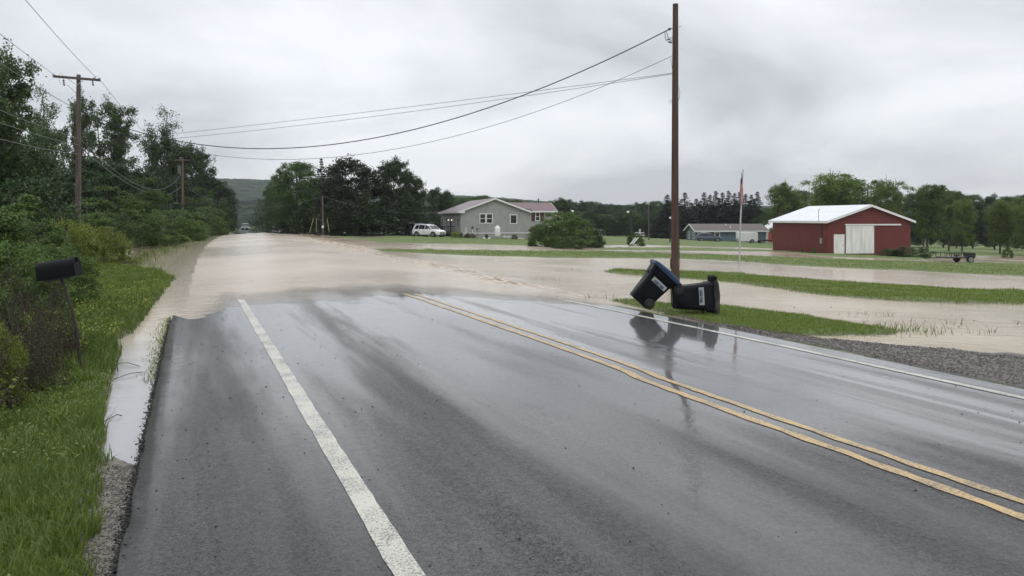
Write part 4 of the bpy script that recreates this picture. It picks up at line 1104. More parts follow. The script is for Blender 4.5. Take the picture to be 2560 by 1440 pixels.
# ------------------------------------------------------------------ vehicles (front towards +x)
def wheel(par, x, y, r, w, side):
    mb = MB(); n = 20; secs = []
    for (yy_, rr) in ((-w/2, r*.62), (-w/2, r*.93), (-w*.35, r), (w*.35, r), (w/2, r*.93), (w/2, r*.62)):
        secs.append([(x+rr*math.cos(2*math.pi*k/n), y+yy_, r+rr*math.sin(2*math.pi*k/n)) for k in range(n)])
    mb.loft(secs); t = mb.build('wheel', M_TIRE, par, smooth=True)
    mb = MB(); o = side*(w/2+.006)
    for k in range(5):
        a = 2*math.pi*k/5; b = a+.5
        mb.prism([(x+.05*math.cos(a-.8), y+o, r+.05*math.sin(a-.8)), (x+r*.6*math.cos(a-.2), y+o, r+r*.6*math.sin(a-.2)), (x+r*.6*math.cos(a+.2), y+o, r+r*.6*math.sin(a+.2)), (x+.05*math.cos(a+.8), y+o, r+.05*math.sin(a+.8))], (0, side*.03, 0))
    secs = [[(x+rr*math.cos(2*math.pi*k/n), y+o+side*dy, r+rr*math.sin(2*math.pi*k/n)) for k in range(n)] for rr, dy in ((r*.66, -.01), (r*.66, .03), (r*.58, .03), (r*.58, -.01))]
    mb.loft(secs, cap=False); mb.build('rim', M_RIM, t)
    return t
def suv(name, loc, rz, label, body, L=4.65, Wd=1.88, Ht=1.72, group=None, rails=True, plate=True):
    e = empty(name, loc, rz, label, 'car', group); s = L/4.65; hw_ = Wd/2
    m = mat(label.split()[0]+'_car_paint', body, .3, coat=1.0)
    # lower body: stations (x, bottom z, belt z, half width)
    st = [(-2.32, .48, .95, .80), (-2.27, .34, 1.04, .88), (-1.9, .26, 1.08, .93), (-1.35, .26, 1.08, .94), (0, .25, 1.06, .94), (.85, .26, 1.05, .93), (1.25, .26, 1.02, .92), (1.8, .26, .93, .89), (2.15, .28, .84, .83), (2.32, .36, .72, .72)]
    mb = MB(); secs = []
    for x, zb, zt, w in st:
        x *= s; w *= hw_/.94; k = Ht/1.72
        secs.append([(x, -w*.90, zb*k), (x, -w, (zb+.22)*k), (x, -w*1.0, (zt-.18)*k), (x, -w*.95, zt*k), (x, -w*.5, (zt+.035)*k), (x, w*.5, (zt+.035)*k), (x, w*.95, zt*k), (x, w*1.0, (zt-.18)*k), (x, w, (zb+.22)*k), (x, w*.90, zb*k)])
    mb.loft(secs)
    b = mb.build('body', m, e, smooth=True)
    k = Ht/1.72
    # cabin of glass, then roof and pillars in paint
    def cab(x, z): # half width at height
        return hw_*(.93-(z-1.05)*.30)
    low = [(-2.22, 1.03), (1.15, 1.03)]; top = [(-1.88, 1.60), (-1.0, 1.655), (.35, 1.60)]
    mb = MB(); secs = []
    for (xb, zb2), (xt, zt2) in (((-2.20, 1.03), (-1.85, 1.58)), ((-1.0, 1.05), (-1.0, 1.63)), ((0, 1.05), (-.05, 1.62)), ((1.12, 1.03), (.38, 1.56))):
        wb, wt = hw_*.93, hw_*.76
        secs.append([(xb*s, -wb, zb2*k), (xt*s, -wt, zt2*k), (xt*s, wt, zt2*k), (xb*s, wb, zb2*k)])
    mb.loft(secs); mb.build('window', M_GLASS, e)
    mb = MB(); secs = []
    for x, z in ((-1.95, 1.575), (-1.75, 1.64), (-1.0, 1.685), (-.2, 1.68), (.28, 1.63), (.45, 1.565)):
        w = hw_*.775
        secs.append([(x*s, -w, (z-.03)*k), (x*s, -w*.9, (z+.03)*k), (x*s, 0, (z+.055)*k), (x*s, w*.9, (z+.03)*k), (x*s, w, (z-.03)*k)])
    mb.loft(secs)
    for sd_ in (-1, 1):
        wb, wt = hw_*.945*sd_, hw_*.775*sd_
        for (xb, xt, w1, w2) in ((-2.20, -1.90, .20, .22), (-1.22, -1.12, .05, .04), (-.10, -.10, .06, .05), (1.16, .42, .07, .05)):
            mb.prism([(xb*s, wb, 1.03*k), ((xb+w1)*s, wb, 1.03*k), ((xt+w2)*s, wt, 1.60*k), (xt*s, wt, 1.60*k)], (0, -sd_*.05, 0))
    mb.build('roof', m, e)
    if rails:
        for sd_ in (-1, 1):
            mb = MB(); mb.tube([(-1.6*s, sd_*hw_*.72, 1.70*k), (-1.2*s, sd_*hw_*.72, 1.76*k), (-.2*s, sd_*hw_*.72, 1.76*k), (.15*s, sd_*hw_*.72, 1.69*k)], .022, 5); mb.build('roof_rail', M_CHROME, e)
    mb = MB()
    for x in (-1.42, 1.42):
        for sd_ in (-1, 1):
            n = 16; r = .44*k
            mb.prism([(x*s+r*math.cos(math.pi*q/8), sd_*(hw_+.004), .36*k+r*math.sin(math.pi*q/8)) for q in range(16)], (0, -sd_*.25, 0))
    mb.box(-2.2*s, 2.15*s, -hw_*.93, hw_*.93, .20*k, .34*k)
    mb.build('wheel_arch', M_BLACKP, e)
    for x in (-1.42, 1.42):
        for sd_ in (-1, 1): wheel(e, x*s, sd_*(hw_-.10), .36*k, .23, sd_)
    for sd_ in (-1, 1):
        mb = MB(); mb.prism([(1.92*s, sd_*hw_*.955, .70*k), (2.29*s, sd_*hw_*.80, .66*k), (2.25*s, sd_*hw_*.76, .82*k), (1.86*s, sd_*hw_*.90, .90*k)], (.03, -sd_*.12, 0)); mb.build('headlight', M_HLAMP, e)
        mb = MB(); mb.prism([(-2.30*s, sd_*hw_*.86, .85*k), (-2.0*s, sd_*hw_*1.003, .88*k), (-2.05*s, sd_*hw_*.99, 1.08*k), (-2.30*s, sd_*hw_*.86, 1.04*k)], (0, -sd_*.08, 0)); mb.build('taillight', M_TLAMP, e)
        mb = MB(); mb.box(.72*s, .86*s, sd_*(hw_+.02), sd_*(hw_+.20), 1.02*k, 1.17*k); mb.build('mirror', m, e, bevel=.02)
        mb = MB()
        for x in (-.08, -1.0): mb.box(x*s, (x+.012)*s, sd_*(hw_*.992), sd_*(hw_+.004), .42*k, 1.0*k)
        for x in (-.3, -1.22): mb.box(x*s, (x+.18)*s, sd_*(hw_+.0), sd_*(hw_+.02), .90*k, .94*k)
        mb.build('door', M_BLACKP, e)
    mb = MB(); mb.box(2.18*s, 2.345*s, -.50, .50, .40*k, .52*k); mb.box(2.2*s, 2.345*s, -.42, .42, .64*k, .74*k); mb.build('grille', M_BLACKP, e)
    if plate:
        mb = MB(); mb.box(2.34*s, 2.36*s, -.16, .16, .50*k, .60*k); mb.build('licence_plate', M_WHT, e)
        mb = MB(); mb.box(-2.36*s, -2.33*s, -.16, .16, .75*k, .87*k); mb.build('licence_plate', M_WHT, e)
    return e
X = xat(1073, 101); suv('parked_car', (X, 101, groundz(X, 101)-.02), R(-34), 'white SUV parked facing the grey house porch', (.80, .80, .79), L=4.5, Ht=1.66)
X = xat(1036, 104); suv('parked_car', (X, 104, groundz(X, 104)-.02), R(118), 'black SUV parked nose-in behind the white one', (.012, .011, .014), plate=True)
X = xat(1772, 152); suv('parked_car', (X, 152, groundz(X, 152)-.02), R(-4), 'slate-blue SUV parked in front of the blue house', (.050, .065, .115), L=5.1, Ht=1.72)
X = xat(613, 176); suv('oncoming_car', (X, 176, -1.28), R(-72), 'dark car coming over the crest of the flooded road', (.012, .014, .018), rails=False)

# white cargo trailer
D = 147; X = xat(1867, D); Z0 = groundz(X, D)-.02
t = empty('cargo_trailer', (X, D, Z0), R(-6), 'enclosed white cargo trailer beside the blue house', 'trailer')
hl = 24.5*D/FPX
mb = MB(); secs = []
for x, z0, z1 in ((-hl, .35, 2.08), (hl*.97, .35, 2.0), (hl, .45, 1.9)):
    secs.append([(x, -.9, z0), (x, -.9, z1-.08), (x, -.82, z1), (x, .82, z1), (x, .9, z1-.08), (x, .9, z0)])
mb.loft(secs); mb.build('body', M_WHT, t)
mb = MB(); mb.box(-hl-.02, -hl+.25, -.91, .91, .36, .85); mb.build('stone_guard', M_CHROME, t)
mb = MB(); mb.prism([(hl*.44+.42*math.cos(math.pi*q/8), -.93, .33+.42*math.sin(math.pi*q/8)) for q in range(9)], (0, .06, 0)); mb.build('fender', M_BLACKP, t)
for s_ in (-1, 1): wheel(t, hl*.44, s_*.86, .33, .2, s_)
mb = MB(); mb.tube([(-hl, -.5, .4), (-hl-1.0, 0, .42), (-hl, .5, .4)], .05, 5); mb.build('tongue', M_BLACKP, t)
# dark small trailer beside it
D = 150; X = xat(1912, D)
t = empty('flat_trailer', (X, D, groundz(X, D)-.02), 0, 'low dark trailer half hidden behind the left barn corner', 'trailer')
mb = MB(); mb.box(-1.2, 1.2, -.7, .7, .45, .75); mb.tube([(-1.2, 0, .5), (-2.0, 0, .45)], .05, 5); mb.build('bed', M_BLACKP, t)
for s_ in (-1, 1): wheel(t, -.9, s_*.8, .32, .2, s_); 
# utility trailer in front of orchard
D = 66; X = xat(2393, D); Z0 = Wf(X, D)-.03
t = empty('utility_trailer', (X, D, float(Z0)), R(4), 'low black open utility trailer at the water edge right of the barn', 'trailer')
mb = MB(); mb.box(-1.45, 1.1, -.75, .75, .42, .50)
mb.tube([(-1.45, -.6, .45), (-2.1, 0, .42), (-1.45, .6, .45)], .04, 5); mb.build('bed', M_BLACKP, t)
mb = MB()
for y_ in (-.75, .75):
    mb.box(-1.45, 1.12, y_-.025, y_+.025, .78, .83)
    for k in range(7): mb.box(-1.45+k*.42, -1.41+k*.42, y_-.02, y_+.02, .5, .78)
mb.box(1.08, 1.12, -.75, .75, .50, .85); mb.build('railing', M_BLACKP, t)
for s_ in (-1, 1): wheel(t, .55, s_*.88, .30, .2, s_)
for s_ in (-1, 1):
    mb = MB(); mb.box(.15, .95, s_*.77, s_*.99, .62, .66); mb.build('fender', M_BLACKP, t)

# ------------------------------------------------------------------ bins
M_BIN = mat('bin_plastic', (.004, .005, .008), .5, spec=.16)
M_LIDB = mat('blue_lid', (.006, .032, .085), .5)
M_LIDK = mat('black_lid', (.014, .014, .014), .5, (.10, .09, .07), 5, lo=.5, hi=.75)
M_LABEL = mat('bin_label', (.34, .37, .37), .5)
M_INK = mat('label_ink', (.02, .04, .10), .5)
def bin_(loc, rot, label, lidm, back, txt_side=-1, H=.98):
    """upright wheeled cart, bottom centre at origin; back = -1/+1 is the hinge side along x"""
    e = empty('wheeled_bin', loc, 0, label, 'bin', None, rot)
    b = back
    mb = MB(); secs = []
    def rr_(x0, x1, w, z, c=.05):
        return [(x0+c, -w, z), (x1-c, -w, z), (x1, -w+c, z), (x1, w-c, z), (x1-c, w, z), (x0+c, w, z), (x0, w-c, z), (x0, -w+c, z)]
    for z, f, bk, w in ((0, .26, .20, .235), (.03, .275, .225, .25), (.55, .325, .26, .28), (.74, .345, .275, .295), (.76, .375, .29, .305), (H-.05, .40, .31, .325), (H-.05, .425, .335, .345), (H, .425, .335, .345)):
        x0, x1 = (-f, bk) if b > 0 else (-bk, f)
        secs.append(rr_(x0, x1, w, z))
    mb.loft(secs)
    # side ribs and a lift recess
    for s_ in (-1, 1):
        mb.box(-.27, .27, s_*.27-.012, s_*.27+.012, .03, .09)
    mb.build('body', M_BIN, e, smooth=True)
    mb = MB(); mb.tube([(-b*.385, -.20, .70), (-b*.385, .20, .70)], .022, 8); mb.build('lift_bar', M_BIN, e)
    mb = MB(); secs = []
    for x, z, w in ((-b*.45, -.01, .355), (-b*.45, .045, .355), (-b*.34, .075, .33), (0, .10, .32), (b*.27, .085, .33), (b*.36, .045, .35), (b*.36, -.01, .35)):
        secs.append([(x, -w, H+.004), (x, -w, H+max(z, .012)*.55), (x, -w*.86, H+max(z, .02)), (x, w*.86, H+max(z, .02)), (x, w, H+max(z, .012)*.55), (x, w, H+.004)])
    mb.loft(secs)
    mb.box(-.44 if b > 0 else -.34, .34 if b > 0 else .44, -.36, .36, H-.035, H+.004)
    lid = mb.build('lid', lidm, e)
    mb = MB()
    mb.tube([(b*.42, -.24, H-.05), (b*.42, .24, H-.05)], .018, 8)
    for s_ in (-.24, -.08, .08, .24): mb.box(min(b*.30, b*.44), max(b*.30, b*.44), s_-.02, s_+.02, H-.09, H+.05)
    mb.build('handle', M_BIN, e)
    for s_ in (-1, 1):
        mb = MB(); n = 16
        mb.loft([[(b*.16+r*math.cos(2*math.pi*k/n), s_*.27+dy, .145+r*math.sin(2*math.pi*k/n)) for k in range(n)] for r, dy in ((.10, -.035), (.125, -.025), (.125, .025), (.10, .035))])
        w_ = mb.build('wheel', M_TIRE, e, smooth=True)
        mb = MB(); mb.tube([(b*.16, s_*.31, .145), (b*.16, s_*.325, .145)], .05, 10); mb.build('hub', M_BLACKP, w_)
    # label on the side panel
    s_ = txt_side; yl = s_*.306
    lz0, lz1, lx = .60, .715, .205
    sl_ = .05
    mb = MB(); mb.prism([(-lx, s_*(.286), lz0), (lx, s_*.286, lz0), (lx, s_*(.298), lz1), (-lx, s_*.298, lz1)], (0, s_*.004, 0)); lb = mb.build('label', M_LABEL, e)
    cu = bpy.data.curves.new('text', 'FONT'); cu.body = 'casella'; cu.size = .115; cu.align_x = 'CENTER'; cu.align_y = 'CENTER'; cu.extrude = .0015; cu.offset = .0035
    to = bpy.data.objects.new('tmp', cu); COL.objects.link(to)
    bpy.context.view_layer.update()
    dg = bpy.context.evaluated_depsgraph_get(); me = bpy.data.meshes.new_from_object(to.evaluated_get(dg)); bpy.data.objects.remove(to)
    to = bpy.data.objects.new('lettering', me); me.materials.clear(); me.materials.append(M_INK); COL.objects.link(to); to.parent = lb
    to.matrix_local = Matrix.Translation((0, s_*(.2985), (lz0+lz1)/2)) @ Matrix.Rotation(R(90)-math.atan2(.012, .115)*0-R(6), 4, 'X') @ Matrix.Scale(1.0, 4)
    # small print line under the name
    mb = MB(); mb.prism([(-.15, s_*.2905, lz0+.014), (.15, s_*.2905, lz0+.014), (.15, s_*.2915, lz0+.022), (-.15, s_*.2915, lz0+.022)], (0, s_*.002, 0)); mb.build('small_print', M_INK, lb)
    return e
DB = 16.3; sc = DB/FPX
# leaning bin: its bottom edge on the ground, lid against the lying bin
bin_((xat(1597, DB), DB, CAM_Z+(545-756)*sc), (0, R(43), 0), 'black wheeled bin with blue lid tilting onto the other bin', M_LIDB, 1).scale = (.86, .86, .86)
bin_((xat(1679, DB+.05), DB+.05, CAM_Z+(545-741)*sc), (R(-3), R(87), R(-9)), 'black wheeled bin lying on its side with muddy black lid', M_LIDK, -1).scale = (.9, .9, .9)

# ------------------------------------------------------------------ mailbox
DM = 10.0; sm = DM/FPX
mx_, mz_ = xat(146, DM), CAM_Z+(545-676)*sm
e = empty('mailbox', (xat(193, DM), DM, CAM_Z+(545-835)*sm), 0, 'black mailbox on a leaning post at the left verge', 'mailbox')
ox, oz = mx_-e.location.x, mz_-e.location.z
M_MBX = mat('mailbox_black', (.004, .005, .006), .55, bump=.2, bscale=30, spec=.12)
mb = MB(); secs = []
L2 = .232
Mx = Matrix.Translation((ox, 0, oz)) @ Matrix.Rotation(R(-9.5), 4, 'Y') @ Matrix.Rotation(R(7), 4, 'Z')
def msec(x, g=0):
    r = .105+g
    pts = [(x, -r, -.10-g), (x, -r, .03)]+[(x, -r*math.cos(math.pi*k/8), .03+(r)*math.sin(math.pi*k/8)) for k in range(1, 8)]+[(x, r, .03), (x, r, -.10-g)]
    return [Mx @ Vector(p) for p in pts]
mb.loft([msec(-L2), msec(L2)]); mb.build('box', M_MBX, e, smooth=True)
mb = MB(); mb.loft([msec(L2-.02, .006), msec(L2+.012, .006)]); d_ = mb.build('door', M_MBX, e)
mb = MB(); mb.box(L2+.012, L2+.03, -.02, .02, .08, .13, 0, Mx); mb.build('latch', M_MBX, d_)
mb = MB(); mb.box(-.16, .16, -.07, .07, -.125, -.10, 0, Mx); mb.build('bracket', M_DARK, e)
mb = MB(); mb.tube([Mx @ Vector((.02, 0, -.12)), (ox*.35+.015, 0, oz*.4), (0, 0, 0), (.06, 0, -.6)], [.019, .019, .020, .020], 8); mb.build('post', mat('rusty_post', (.014, .011, .010), .7, (.04, .028, .02), 20), e)

# ------------------------------------------------------------------ flag pole
Xf = xat(1848, 43.5); Df = 43.5; zf = float(Wf(Xf, Df))
e = empty('flagpole', (Xf, Df, zf), 0, 'thin white flagpole standing in the flooded field', 'flagpole')
top = CAM_Z+(545-424)*Df/FPX-zf; dx = 10*Df/FPX
mb = MB(); mb.tube([(0, 0, -.3), (dx*.35, 0, top*.5), (dx, 0, top)], [.052, .045, .028], 10); mb.build('pole', M_CHROME, e, smooth=True)
mb = MB(); mb.sphere((dx, 0, top+.04), .055, 10, 6); mb.build('ball_finial', M_WHT, e)
fl = empty('flag', (Xf+dx, Df, zf+top-.08), R(-50), 'American flag hanging limp from the white flagpole', 'flag')
M_FR = mat('flag_red', (.26, .006, .010), .8); M_FW = mat('flag_white', (.42, .42, .42), .8); M_FB = mat('flag_blue', (.015, .02, .07), .7)
nu, nv = 26, 60; V = []; Ff = []; MI = []
for j in range(nv+1):
    for i in range(nu+1):
        u_ = i/nu; v_ = j/nv
        # hoist along the pole, the fly fallen down in folds
        fall = u_*1.05
        x = -.07+(.02+.16*math.sin(u_*9+v_*2.0)*(.25+.75*v_)*(.5+.5*u_)+.05*u_)*.8
        y = -.10-.13*math.cos(u_*12+v_*3.)*(u_*.8+.1)-.03*u_
        z = -v_*1.0-fall+.12*math.sin(u_*5)*u_
        V.append((x, y, z))
for j in range(nv):
    for i in range(nu):
        a = j*(nu+1)+i; Ff.append((a, a+1, a+nu+2, a+nu+1))
        u_ = (i+.5)/nu; v_ = (j+.5)/nv
        MI.append(2 if (u_ < .40 and v_ < 7/13) else (0 if int(v_*13) % 2 == 0 else 1))
cl = mesh_from_arrays('cloth', np.array(V), np.array(Ff), [M_FR, M_FW, M_FB], fl, True, MI)
md = cl.modifiers.new('thick', 'SOLIDIFY'); md.thickness = .006

# ------------------------------------------------------------------ poles and wires
M_POLE = mat('pole_wood', (.042, .022, .016), .8, (.085, .048, .034), 3, (6, 6, .35), .7, 9)
M_POLE2 = mat('old_pole_wood', (.060, .045, .042), .85, (.13, .105, .095), 3, (6, 6, .35), .7, 9)
M_PORC = mat('insulator', (.05, .035, .035), .3)
M_WIRE = mat('wire', (.03, .03, .032), .6); M_CABLE = mat('cable', (.012, .012, .013), .6); M_WIREL = mat('bright_wire', (.10, .11, .11), .5)
Dp = 26.0; sp_ = Dp/FPX
px0 = xat(1688, Dp); zg = groundz(px0, Dp)-.05; ptop = CAM_Z+(545-10)*sp_-zg
pole = empty('utility_pole', (px0, Dp, zg), 0, 'tall reddish-brown wooden utility pole behind the two bins', 'utility pole')
mb = MB(); mb.tube([(0, 0, -.5), (-.01, 0, ptop*.3), (.0, 0, ptop*.7), (.01, 0, ptop)], [.135, .125, .108, .093], 16); mb.build('pole', M_POLE, pole, smooth=True)
def pz(py, D=Dp): return CAM_Z+(545-py)*D/FPX
mb = MB()
zt_ = pz(72)-zg
mb.tube([(-.09, -.02, zt_), (-.17, -.04, zt_+.005)], .012, 6); mb.sphere((-.20, -.04, zt_-.02), (.05, .05, .05), 8, 6); mb.build('insulator', M_PORC, pole, smooth=True)
mb = MB(); mb.tube([(.08, 0, zt_+.05), (.22, 0, zt_+.08)], .008, 5); mb.build('bolt', M_DARK, pole)
mb = MB()
mb.tube([(-.36, -.04, zt_-.12), (-.33, -.05, zt_-.38), (-.22, -.05, zt_-.46), (-.08, -.02, zt_-.36)], .012, 5)
mb.tube([(-.30, -.04, zt_-.08), (-.26, -.06, zt_-.3), (-.16, -.05, zt_-.34), (-.08, -.02, zt_-.26)], .010, 5)
mb.tube([(-.24, -.05, zt_-.46), (-.12, -.04, zt_-.50), (-.07, -.02, zt_-.50)], .010, 5)
mb.tube([(-.28, -.05, zt_-.36), (-.18, -.05, zt_-.38)], .024, 6); mb.tube([(-.24, -.06, zt_-.47), (-.13, -.06, zt_-.47)], .024, 6)
mb.build('drip_loop', M_CABLE, pole)
mb = MB(); z_ = pz(183)-zg
mb.tube([(-.10, 0, z_+.5), (-.16, 0, z_+.47), (-.13, 0, z_+.35), (-.10, 0, z_+.15)], .007, 4)
z_ = pz(253)-zg; mb.tube([(-.10, 0, z_), (-.17, 0, z_+.03), (-.21, 0, z_-.0), (-.17, 0, z_-.04), (-.10, 0, z_-.02)], .007, 4)
z_ = pz(235)-zg; mb.tube([(.10, 0, z_+.25), (.16, 0, z_+.1), (.15, 0, z_-.1), (.11, 0, z_-.22)], .007, 4)
mb.tube([(.12, -.02, pz(520)-zg), (.135, -.02, pz(640)-zg), (.15, -.02, pz(656)-zg), (.13, -.02, pz(670)-zg), (.14, -.02, .2)], .010, 4)
mb.build('ground_wire', M_WIRE, pole)
mb = MB(); mb.box(-.165, -.115, -.04, .04, pz(672)-zg, pz(646)-zg); mb.build('stub_block', M_POLE, pole)

D1 = 40.0; x1_ = xat(196, D1); zb1 = groundz(x1_, D1)
p1 = empty('utility_pole', (x1_, D1, zb1), 0, 'wooden utility pole with crossarm rising above the left shrubs', 'utility pole')
tz = pz(187, D1)-zb1
mb = MB(); mb.tube([(-.05, 0, -.5), (0, 0, tz*.5), (.01, 0, tz)], [.15, .13, .10], 12); mb.build('pole', M_POLE2, p1, smooth=True)
az = pz(197, D1)-zb1
Mr = Matrix.Translation((0, -.16, az)) @ Matrix.Rotation(R(4.8), 4, 'Y')
mb = MB(); mb.box(-1.22, 1.22, -.05, .05, -.06, .06, 0, Mr); ca = mb.build('crossarm', M_POLE2, p1)
for s_ in (-1, 1):
    mb = MB(); mb.tube([(s_*.42, -.17, az-.05), (0, -.15, az-.36)], .018, 5); mb.build('brace', M_CHROME, p1)
for xq in (-.68, .82):
    mb = MB()
    for k in range(3): mb.sphere((xq+.015*k, -.16, az-.12-.11*k), (.055, .055, .045), 8, 5)
    mb.tube([(xq, -.16, az), (xq+.04, -.16, az-.42)], .012, 5); mb.build('insulator', M_PORC, p1)
for xq in (-1.20, .92, 1.18):
    mb = MB(); mb.sphere((xq, -.16, az+.08-xq*.08), (.07, .07, .06), 8, 5); mb.build('insulator', M_CHROME, p1)
mb = MB(); mb.tube([(-.95, -.16, az+.1), (-.80, -.16, az+.30), (-.70, -.16, az+.08)], .008, 4); mb.tube([(-.92, -.16, az), (-.84, -.16, az-.32), (-.70, -.16, az-.30)], .008, 4); mb.tube([(.95, -.16, az+.02), (1.0, -.16, az+.14), (1.15, -.16, az+.0)], .008, 4); mb.build('jumper_wire', M_WIREL, p1)

D2 = 115.0; x2_ = xat(457, D2); zb2 = groundz(x2_, D2)
p2 = empty('utility_pole', (x2_, D2, zb2), 0, 'distant wooden utility pole with crossarm among the left trees', 'utility pole')
tz2 = pz(396, D2)-zb2
mb = MB(); mb.tube([(0, 0, -.5), (0, 0, tz2)], [.20, .14], 10); mb.build('pole', mat('pale_pole', (.12, .07, .05), .8), p2)
mb = MB(); mb.box(-1.2, 1.2, -.2, -.08, tz2-.35, tz2-.2); mb.build('crossarm', M_POLE2, p2)
mb = MB(); mb.tube([(-.45, -.1, tz2-2.3), (-.45, -.1, tz2-1.1)], .25, 10); mb.build('transformer', mat('weathered_grey', (.10, .10, .10), .6), p2, smooth=True)
mb = MB(); mb.tube([(-.9, .1, -.4), (-.9, .1, pz(462, D2)-zb2)], .15, 8)
o = mb.build('utility_pole', M_BLACKP); o.location = p2.location; tag(o, 'short dark pole stub beside the distant crossarm pole', 'utility pole')

D3 = 97.0; x3_ = xat(806, D3); zb3 = groundz(x3_, D3)
p3 = empty('utility_pole', (x3_, D3, zb3), 0, 'small dark pole with a white tag by the lawn edge', 'utility pole')
tz3 = pz(490, D3)-zb3
mb = MB(); mb.tube([(.1, 0, -.4), (0, 0, tz3)], [.14, .10], 8); mb.build('pole', M_POLE2, p3)
mb = MB(); mb.box(-.13+.08, .15+.08, -.17, -.14, pz(570, D3)-zb3, pz(564, D3)-zb3); mb.build('sign', M_WHT, p3)
M_GUY = mat('guy_guard', (.22, .20, .10), .6)
for a, b, q in (((784, 544), (774, 576), 'pale guy wire guard leaning left of the small dark pole'), ((818, 548), (823, 574), 'pale guy wire guard right of the small dark pole'), ((791, 545), (791, 578), 'thin upright stake left of the small dark pole')):
    mb = MB(); mb.tube([(xat(a[0], 95), 95, pz(a[1], 95)), (xat(b[0], 95), 95, pz(b[1]+6, 95))], .05, 5); tag(mb.build('guy_guard', M_GUY), q, 'guy guard')
mb = MB(); xq = xat(794, 95); zq = groundz(xq, 95); mb.box(xq-.25, xq+.25, 94.8, 95.2, zq-.1, zq+.45); mb.box(xq-.3, xq+.3, 94.75, 95.25, zq+.45, zq+.5); tag(mb.build('utility_box', M_DARK), 'squat dark utility box beside the small pole', 'utility box')
# yard poles
def yard_pole(px, D, yt, yb, r, label, lamp=None, mt=M_BLACKP, lm=None):
    x = xat(px, D); z0 = groundz(x, D); e = empty('yard_pole', (x, D, z0), 0, label, 'pole')
    mb = MB(); mb.tube([(0, 0, -.4), (0, 0, pz(yt, D)-z0)], [r, r*.8], 8); mb.build('pole', mt, e)
    if lamp:
        h = pz(yt+3, D)-z0
        mb = MB(); mb.tube([(0, 0, h), (lamp*.5, -.1, h+.1), (lamp*.9, -.1, h)], .03, 5); a = mb.build('lamp_arm', M_CHROME, e)
        mb = MB(); mb.sphere((lamp, -.1, h-.12), (.2, .2, .16), 8, 6); mb.build('lamp_head', lm or M_WHT, a)
    return e
yard_pole(1424, 112, 523, 560, .16, 'black pole with a round lamp behind the green bush group', .42)
yard_pole(1577, 110, 525, 582, .19, 'thick black pole nearest the leaning white ladder', -.42)
yard_pole(1622, 135, 512, 600, .11, 'tall thin grey pole standing alone on the far lawn', None, M_POLE2)
yard_pole(1675, 118, 540, 600, .10, 'lamp post just left of the tall reddish-brown pole', .02)
# clothes-line frame, ladder, hoop arch
x = xat(1599, 120); z0 = groundz(x, 120)
e = empty('clothes_line', (x, 120, z0), 0, 'white clothes-line frame with two crossbars on the lawn', 'clothes line')
mb = MB(); mb.box(-.09, -.0, -.04, .04, -.3, pz(573, 120)-z0); mb.box(.08, .16, -.04, .04, -.3, pz(573, 120)-z0); mb.build('post', M_WHT, e)
for q in (582, 588):
    mb = MB(); mb.box(-.75, .75, -.06, -.045, pz(q, 120)-z0-.05, pz(q, 120)-z0+.05); mb.build('crossbar', M_WHT, e)
Dl = 88; e = empty('ladder', (xat(1576, Dl), Dl, pz(611, Dl)), 0, 'white ladder leaning into the round bush', 'ladder')
mb = MB(); dxl, dzl = 15*Dl/FPX, 17*Dl/FPX
for o_ in (0, .30): mb.tube([(o_-.04, .0, 0), (o_+dxl, .5, dzl)], .035, 5)
mb.build('rail', M_WHT, e)
for k in range(1, 5):
    t_ = k/5; mb = MB(); mb.tube([(dxl*t_-.02, .5*t_, dzl*t_), (dxl*t_+.28, .5*t_, dzl*t_)], .025, 5); mb.build('rung', M_WHT, e)
Da = 118; e = empty('hoop_arch', (xat(1506, Da), Da, groundz(xat(1506, Da), Da)), R(30), 'bare metal hoops of a garden tunnel beyond the bushes', 'garden arch')
ha = pz(573, Da)-e.location.z
for k in range(3):
    mb = MB(); mb.tube([(.62*math.cos(a_)*1.0, k*.7, max(-.1, ha*math.sin(a_))) for a_ in [math.pi*q/12 for q in range(13)]], .022, 5, cap=False); mb.build('hoop', M_CHROME, e)
x = xat(1497, 108); mb = MB(); z0 = groundz(x, 108)
mb.box(x-.28, x+.28, 107.8, 108.3, z0+.15, z0+.65); mb.tube([(x-.2, 107.7, z0+.12), (x-.2, 107.8, z0+.12)], .14, 8); mb.tube([(x+.2, 107.7, z0+.12), (x+.2, 107.8, z0+.12)], .14, 8)
tag(mb.build('garden_cart', mat('burgundy_paint', (.10, .015, .03), .4), bevel=.03), 'small burgundy garden cart beside the metal hoops', 'cart')
# gas tank
Dg = 103.0; x = xat(1243.5, Dg); z0 = -.80; e = empty('gas_tank', (x, Dg, z0), 0, 'upright white gas tank against the grey house wall', 'gas tank')
rt = 7.2*Dg/FPX; ht = 26*Dg/FPX
mb = MB(); n = 18; secs = []
for r_, z_ in ((.6, 0), (.62, .08), (.95, .10), (1, .16), (1, ht-.28), (.93, ht-.16), (.7, ht-.06), (.3, ht)): secs.append([(rt*r_*math.cos(2*math.pi*k/n), rt*r_*math.sin(2*math.pi*k/n), z_) for k in range(n)])
mb.loft(secs); mb.build('tank', M_WHT, e, smooth=True)
mb = MB(); secs = []
for r_, z_ in ((.36, ht-.04), (.36, ht+.14), (.33, ht+.14)): secs.append([(rt*r_*math.cos(2*math.pi*k/n), rt*r_*math.sin(2*math.pi*k/n), z_) for k in range(n)])
mb.loft(secs); mb.build('valve_cap', M_OLDW, e, smooth=True)
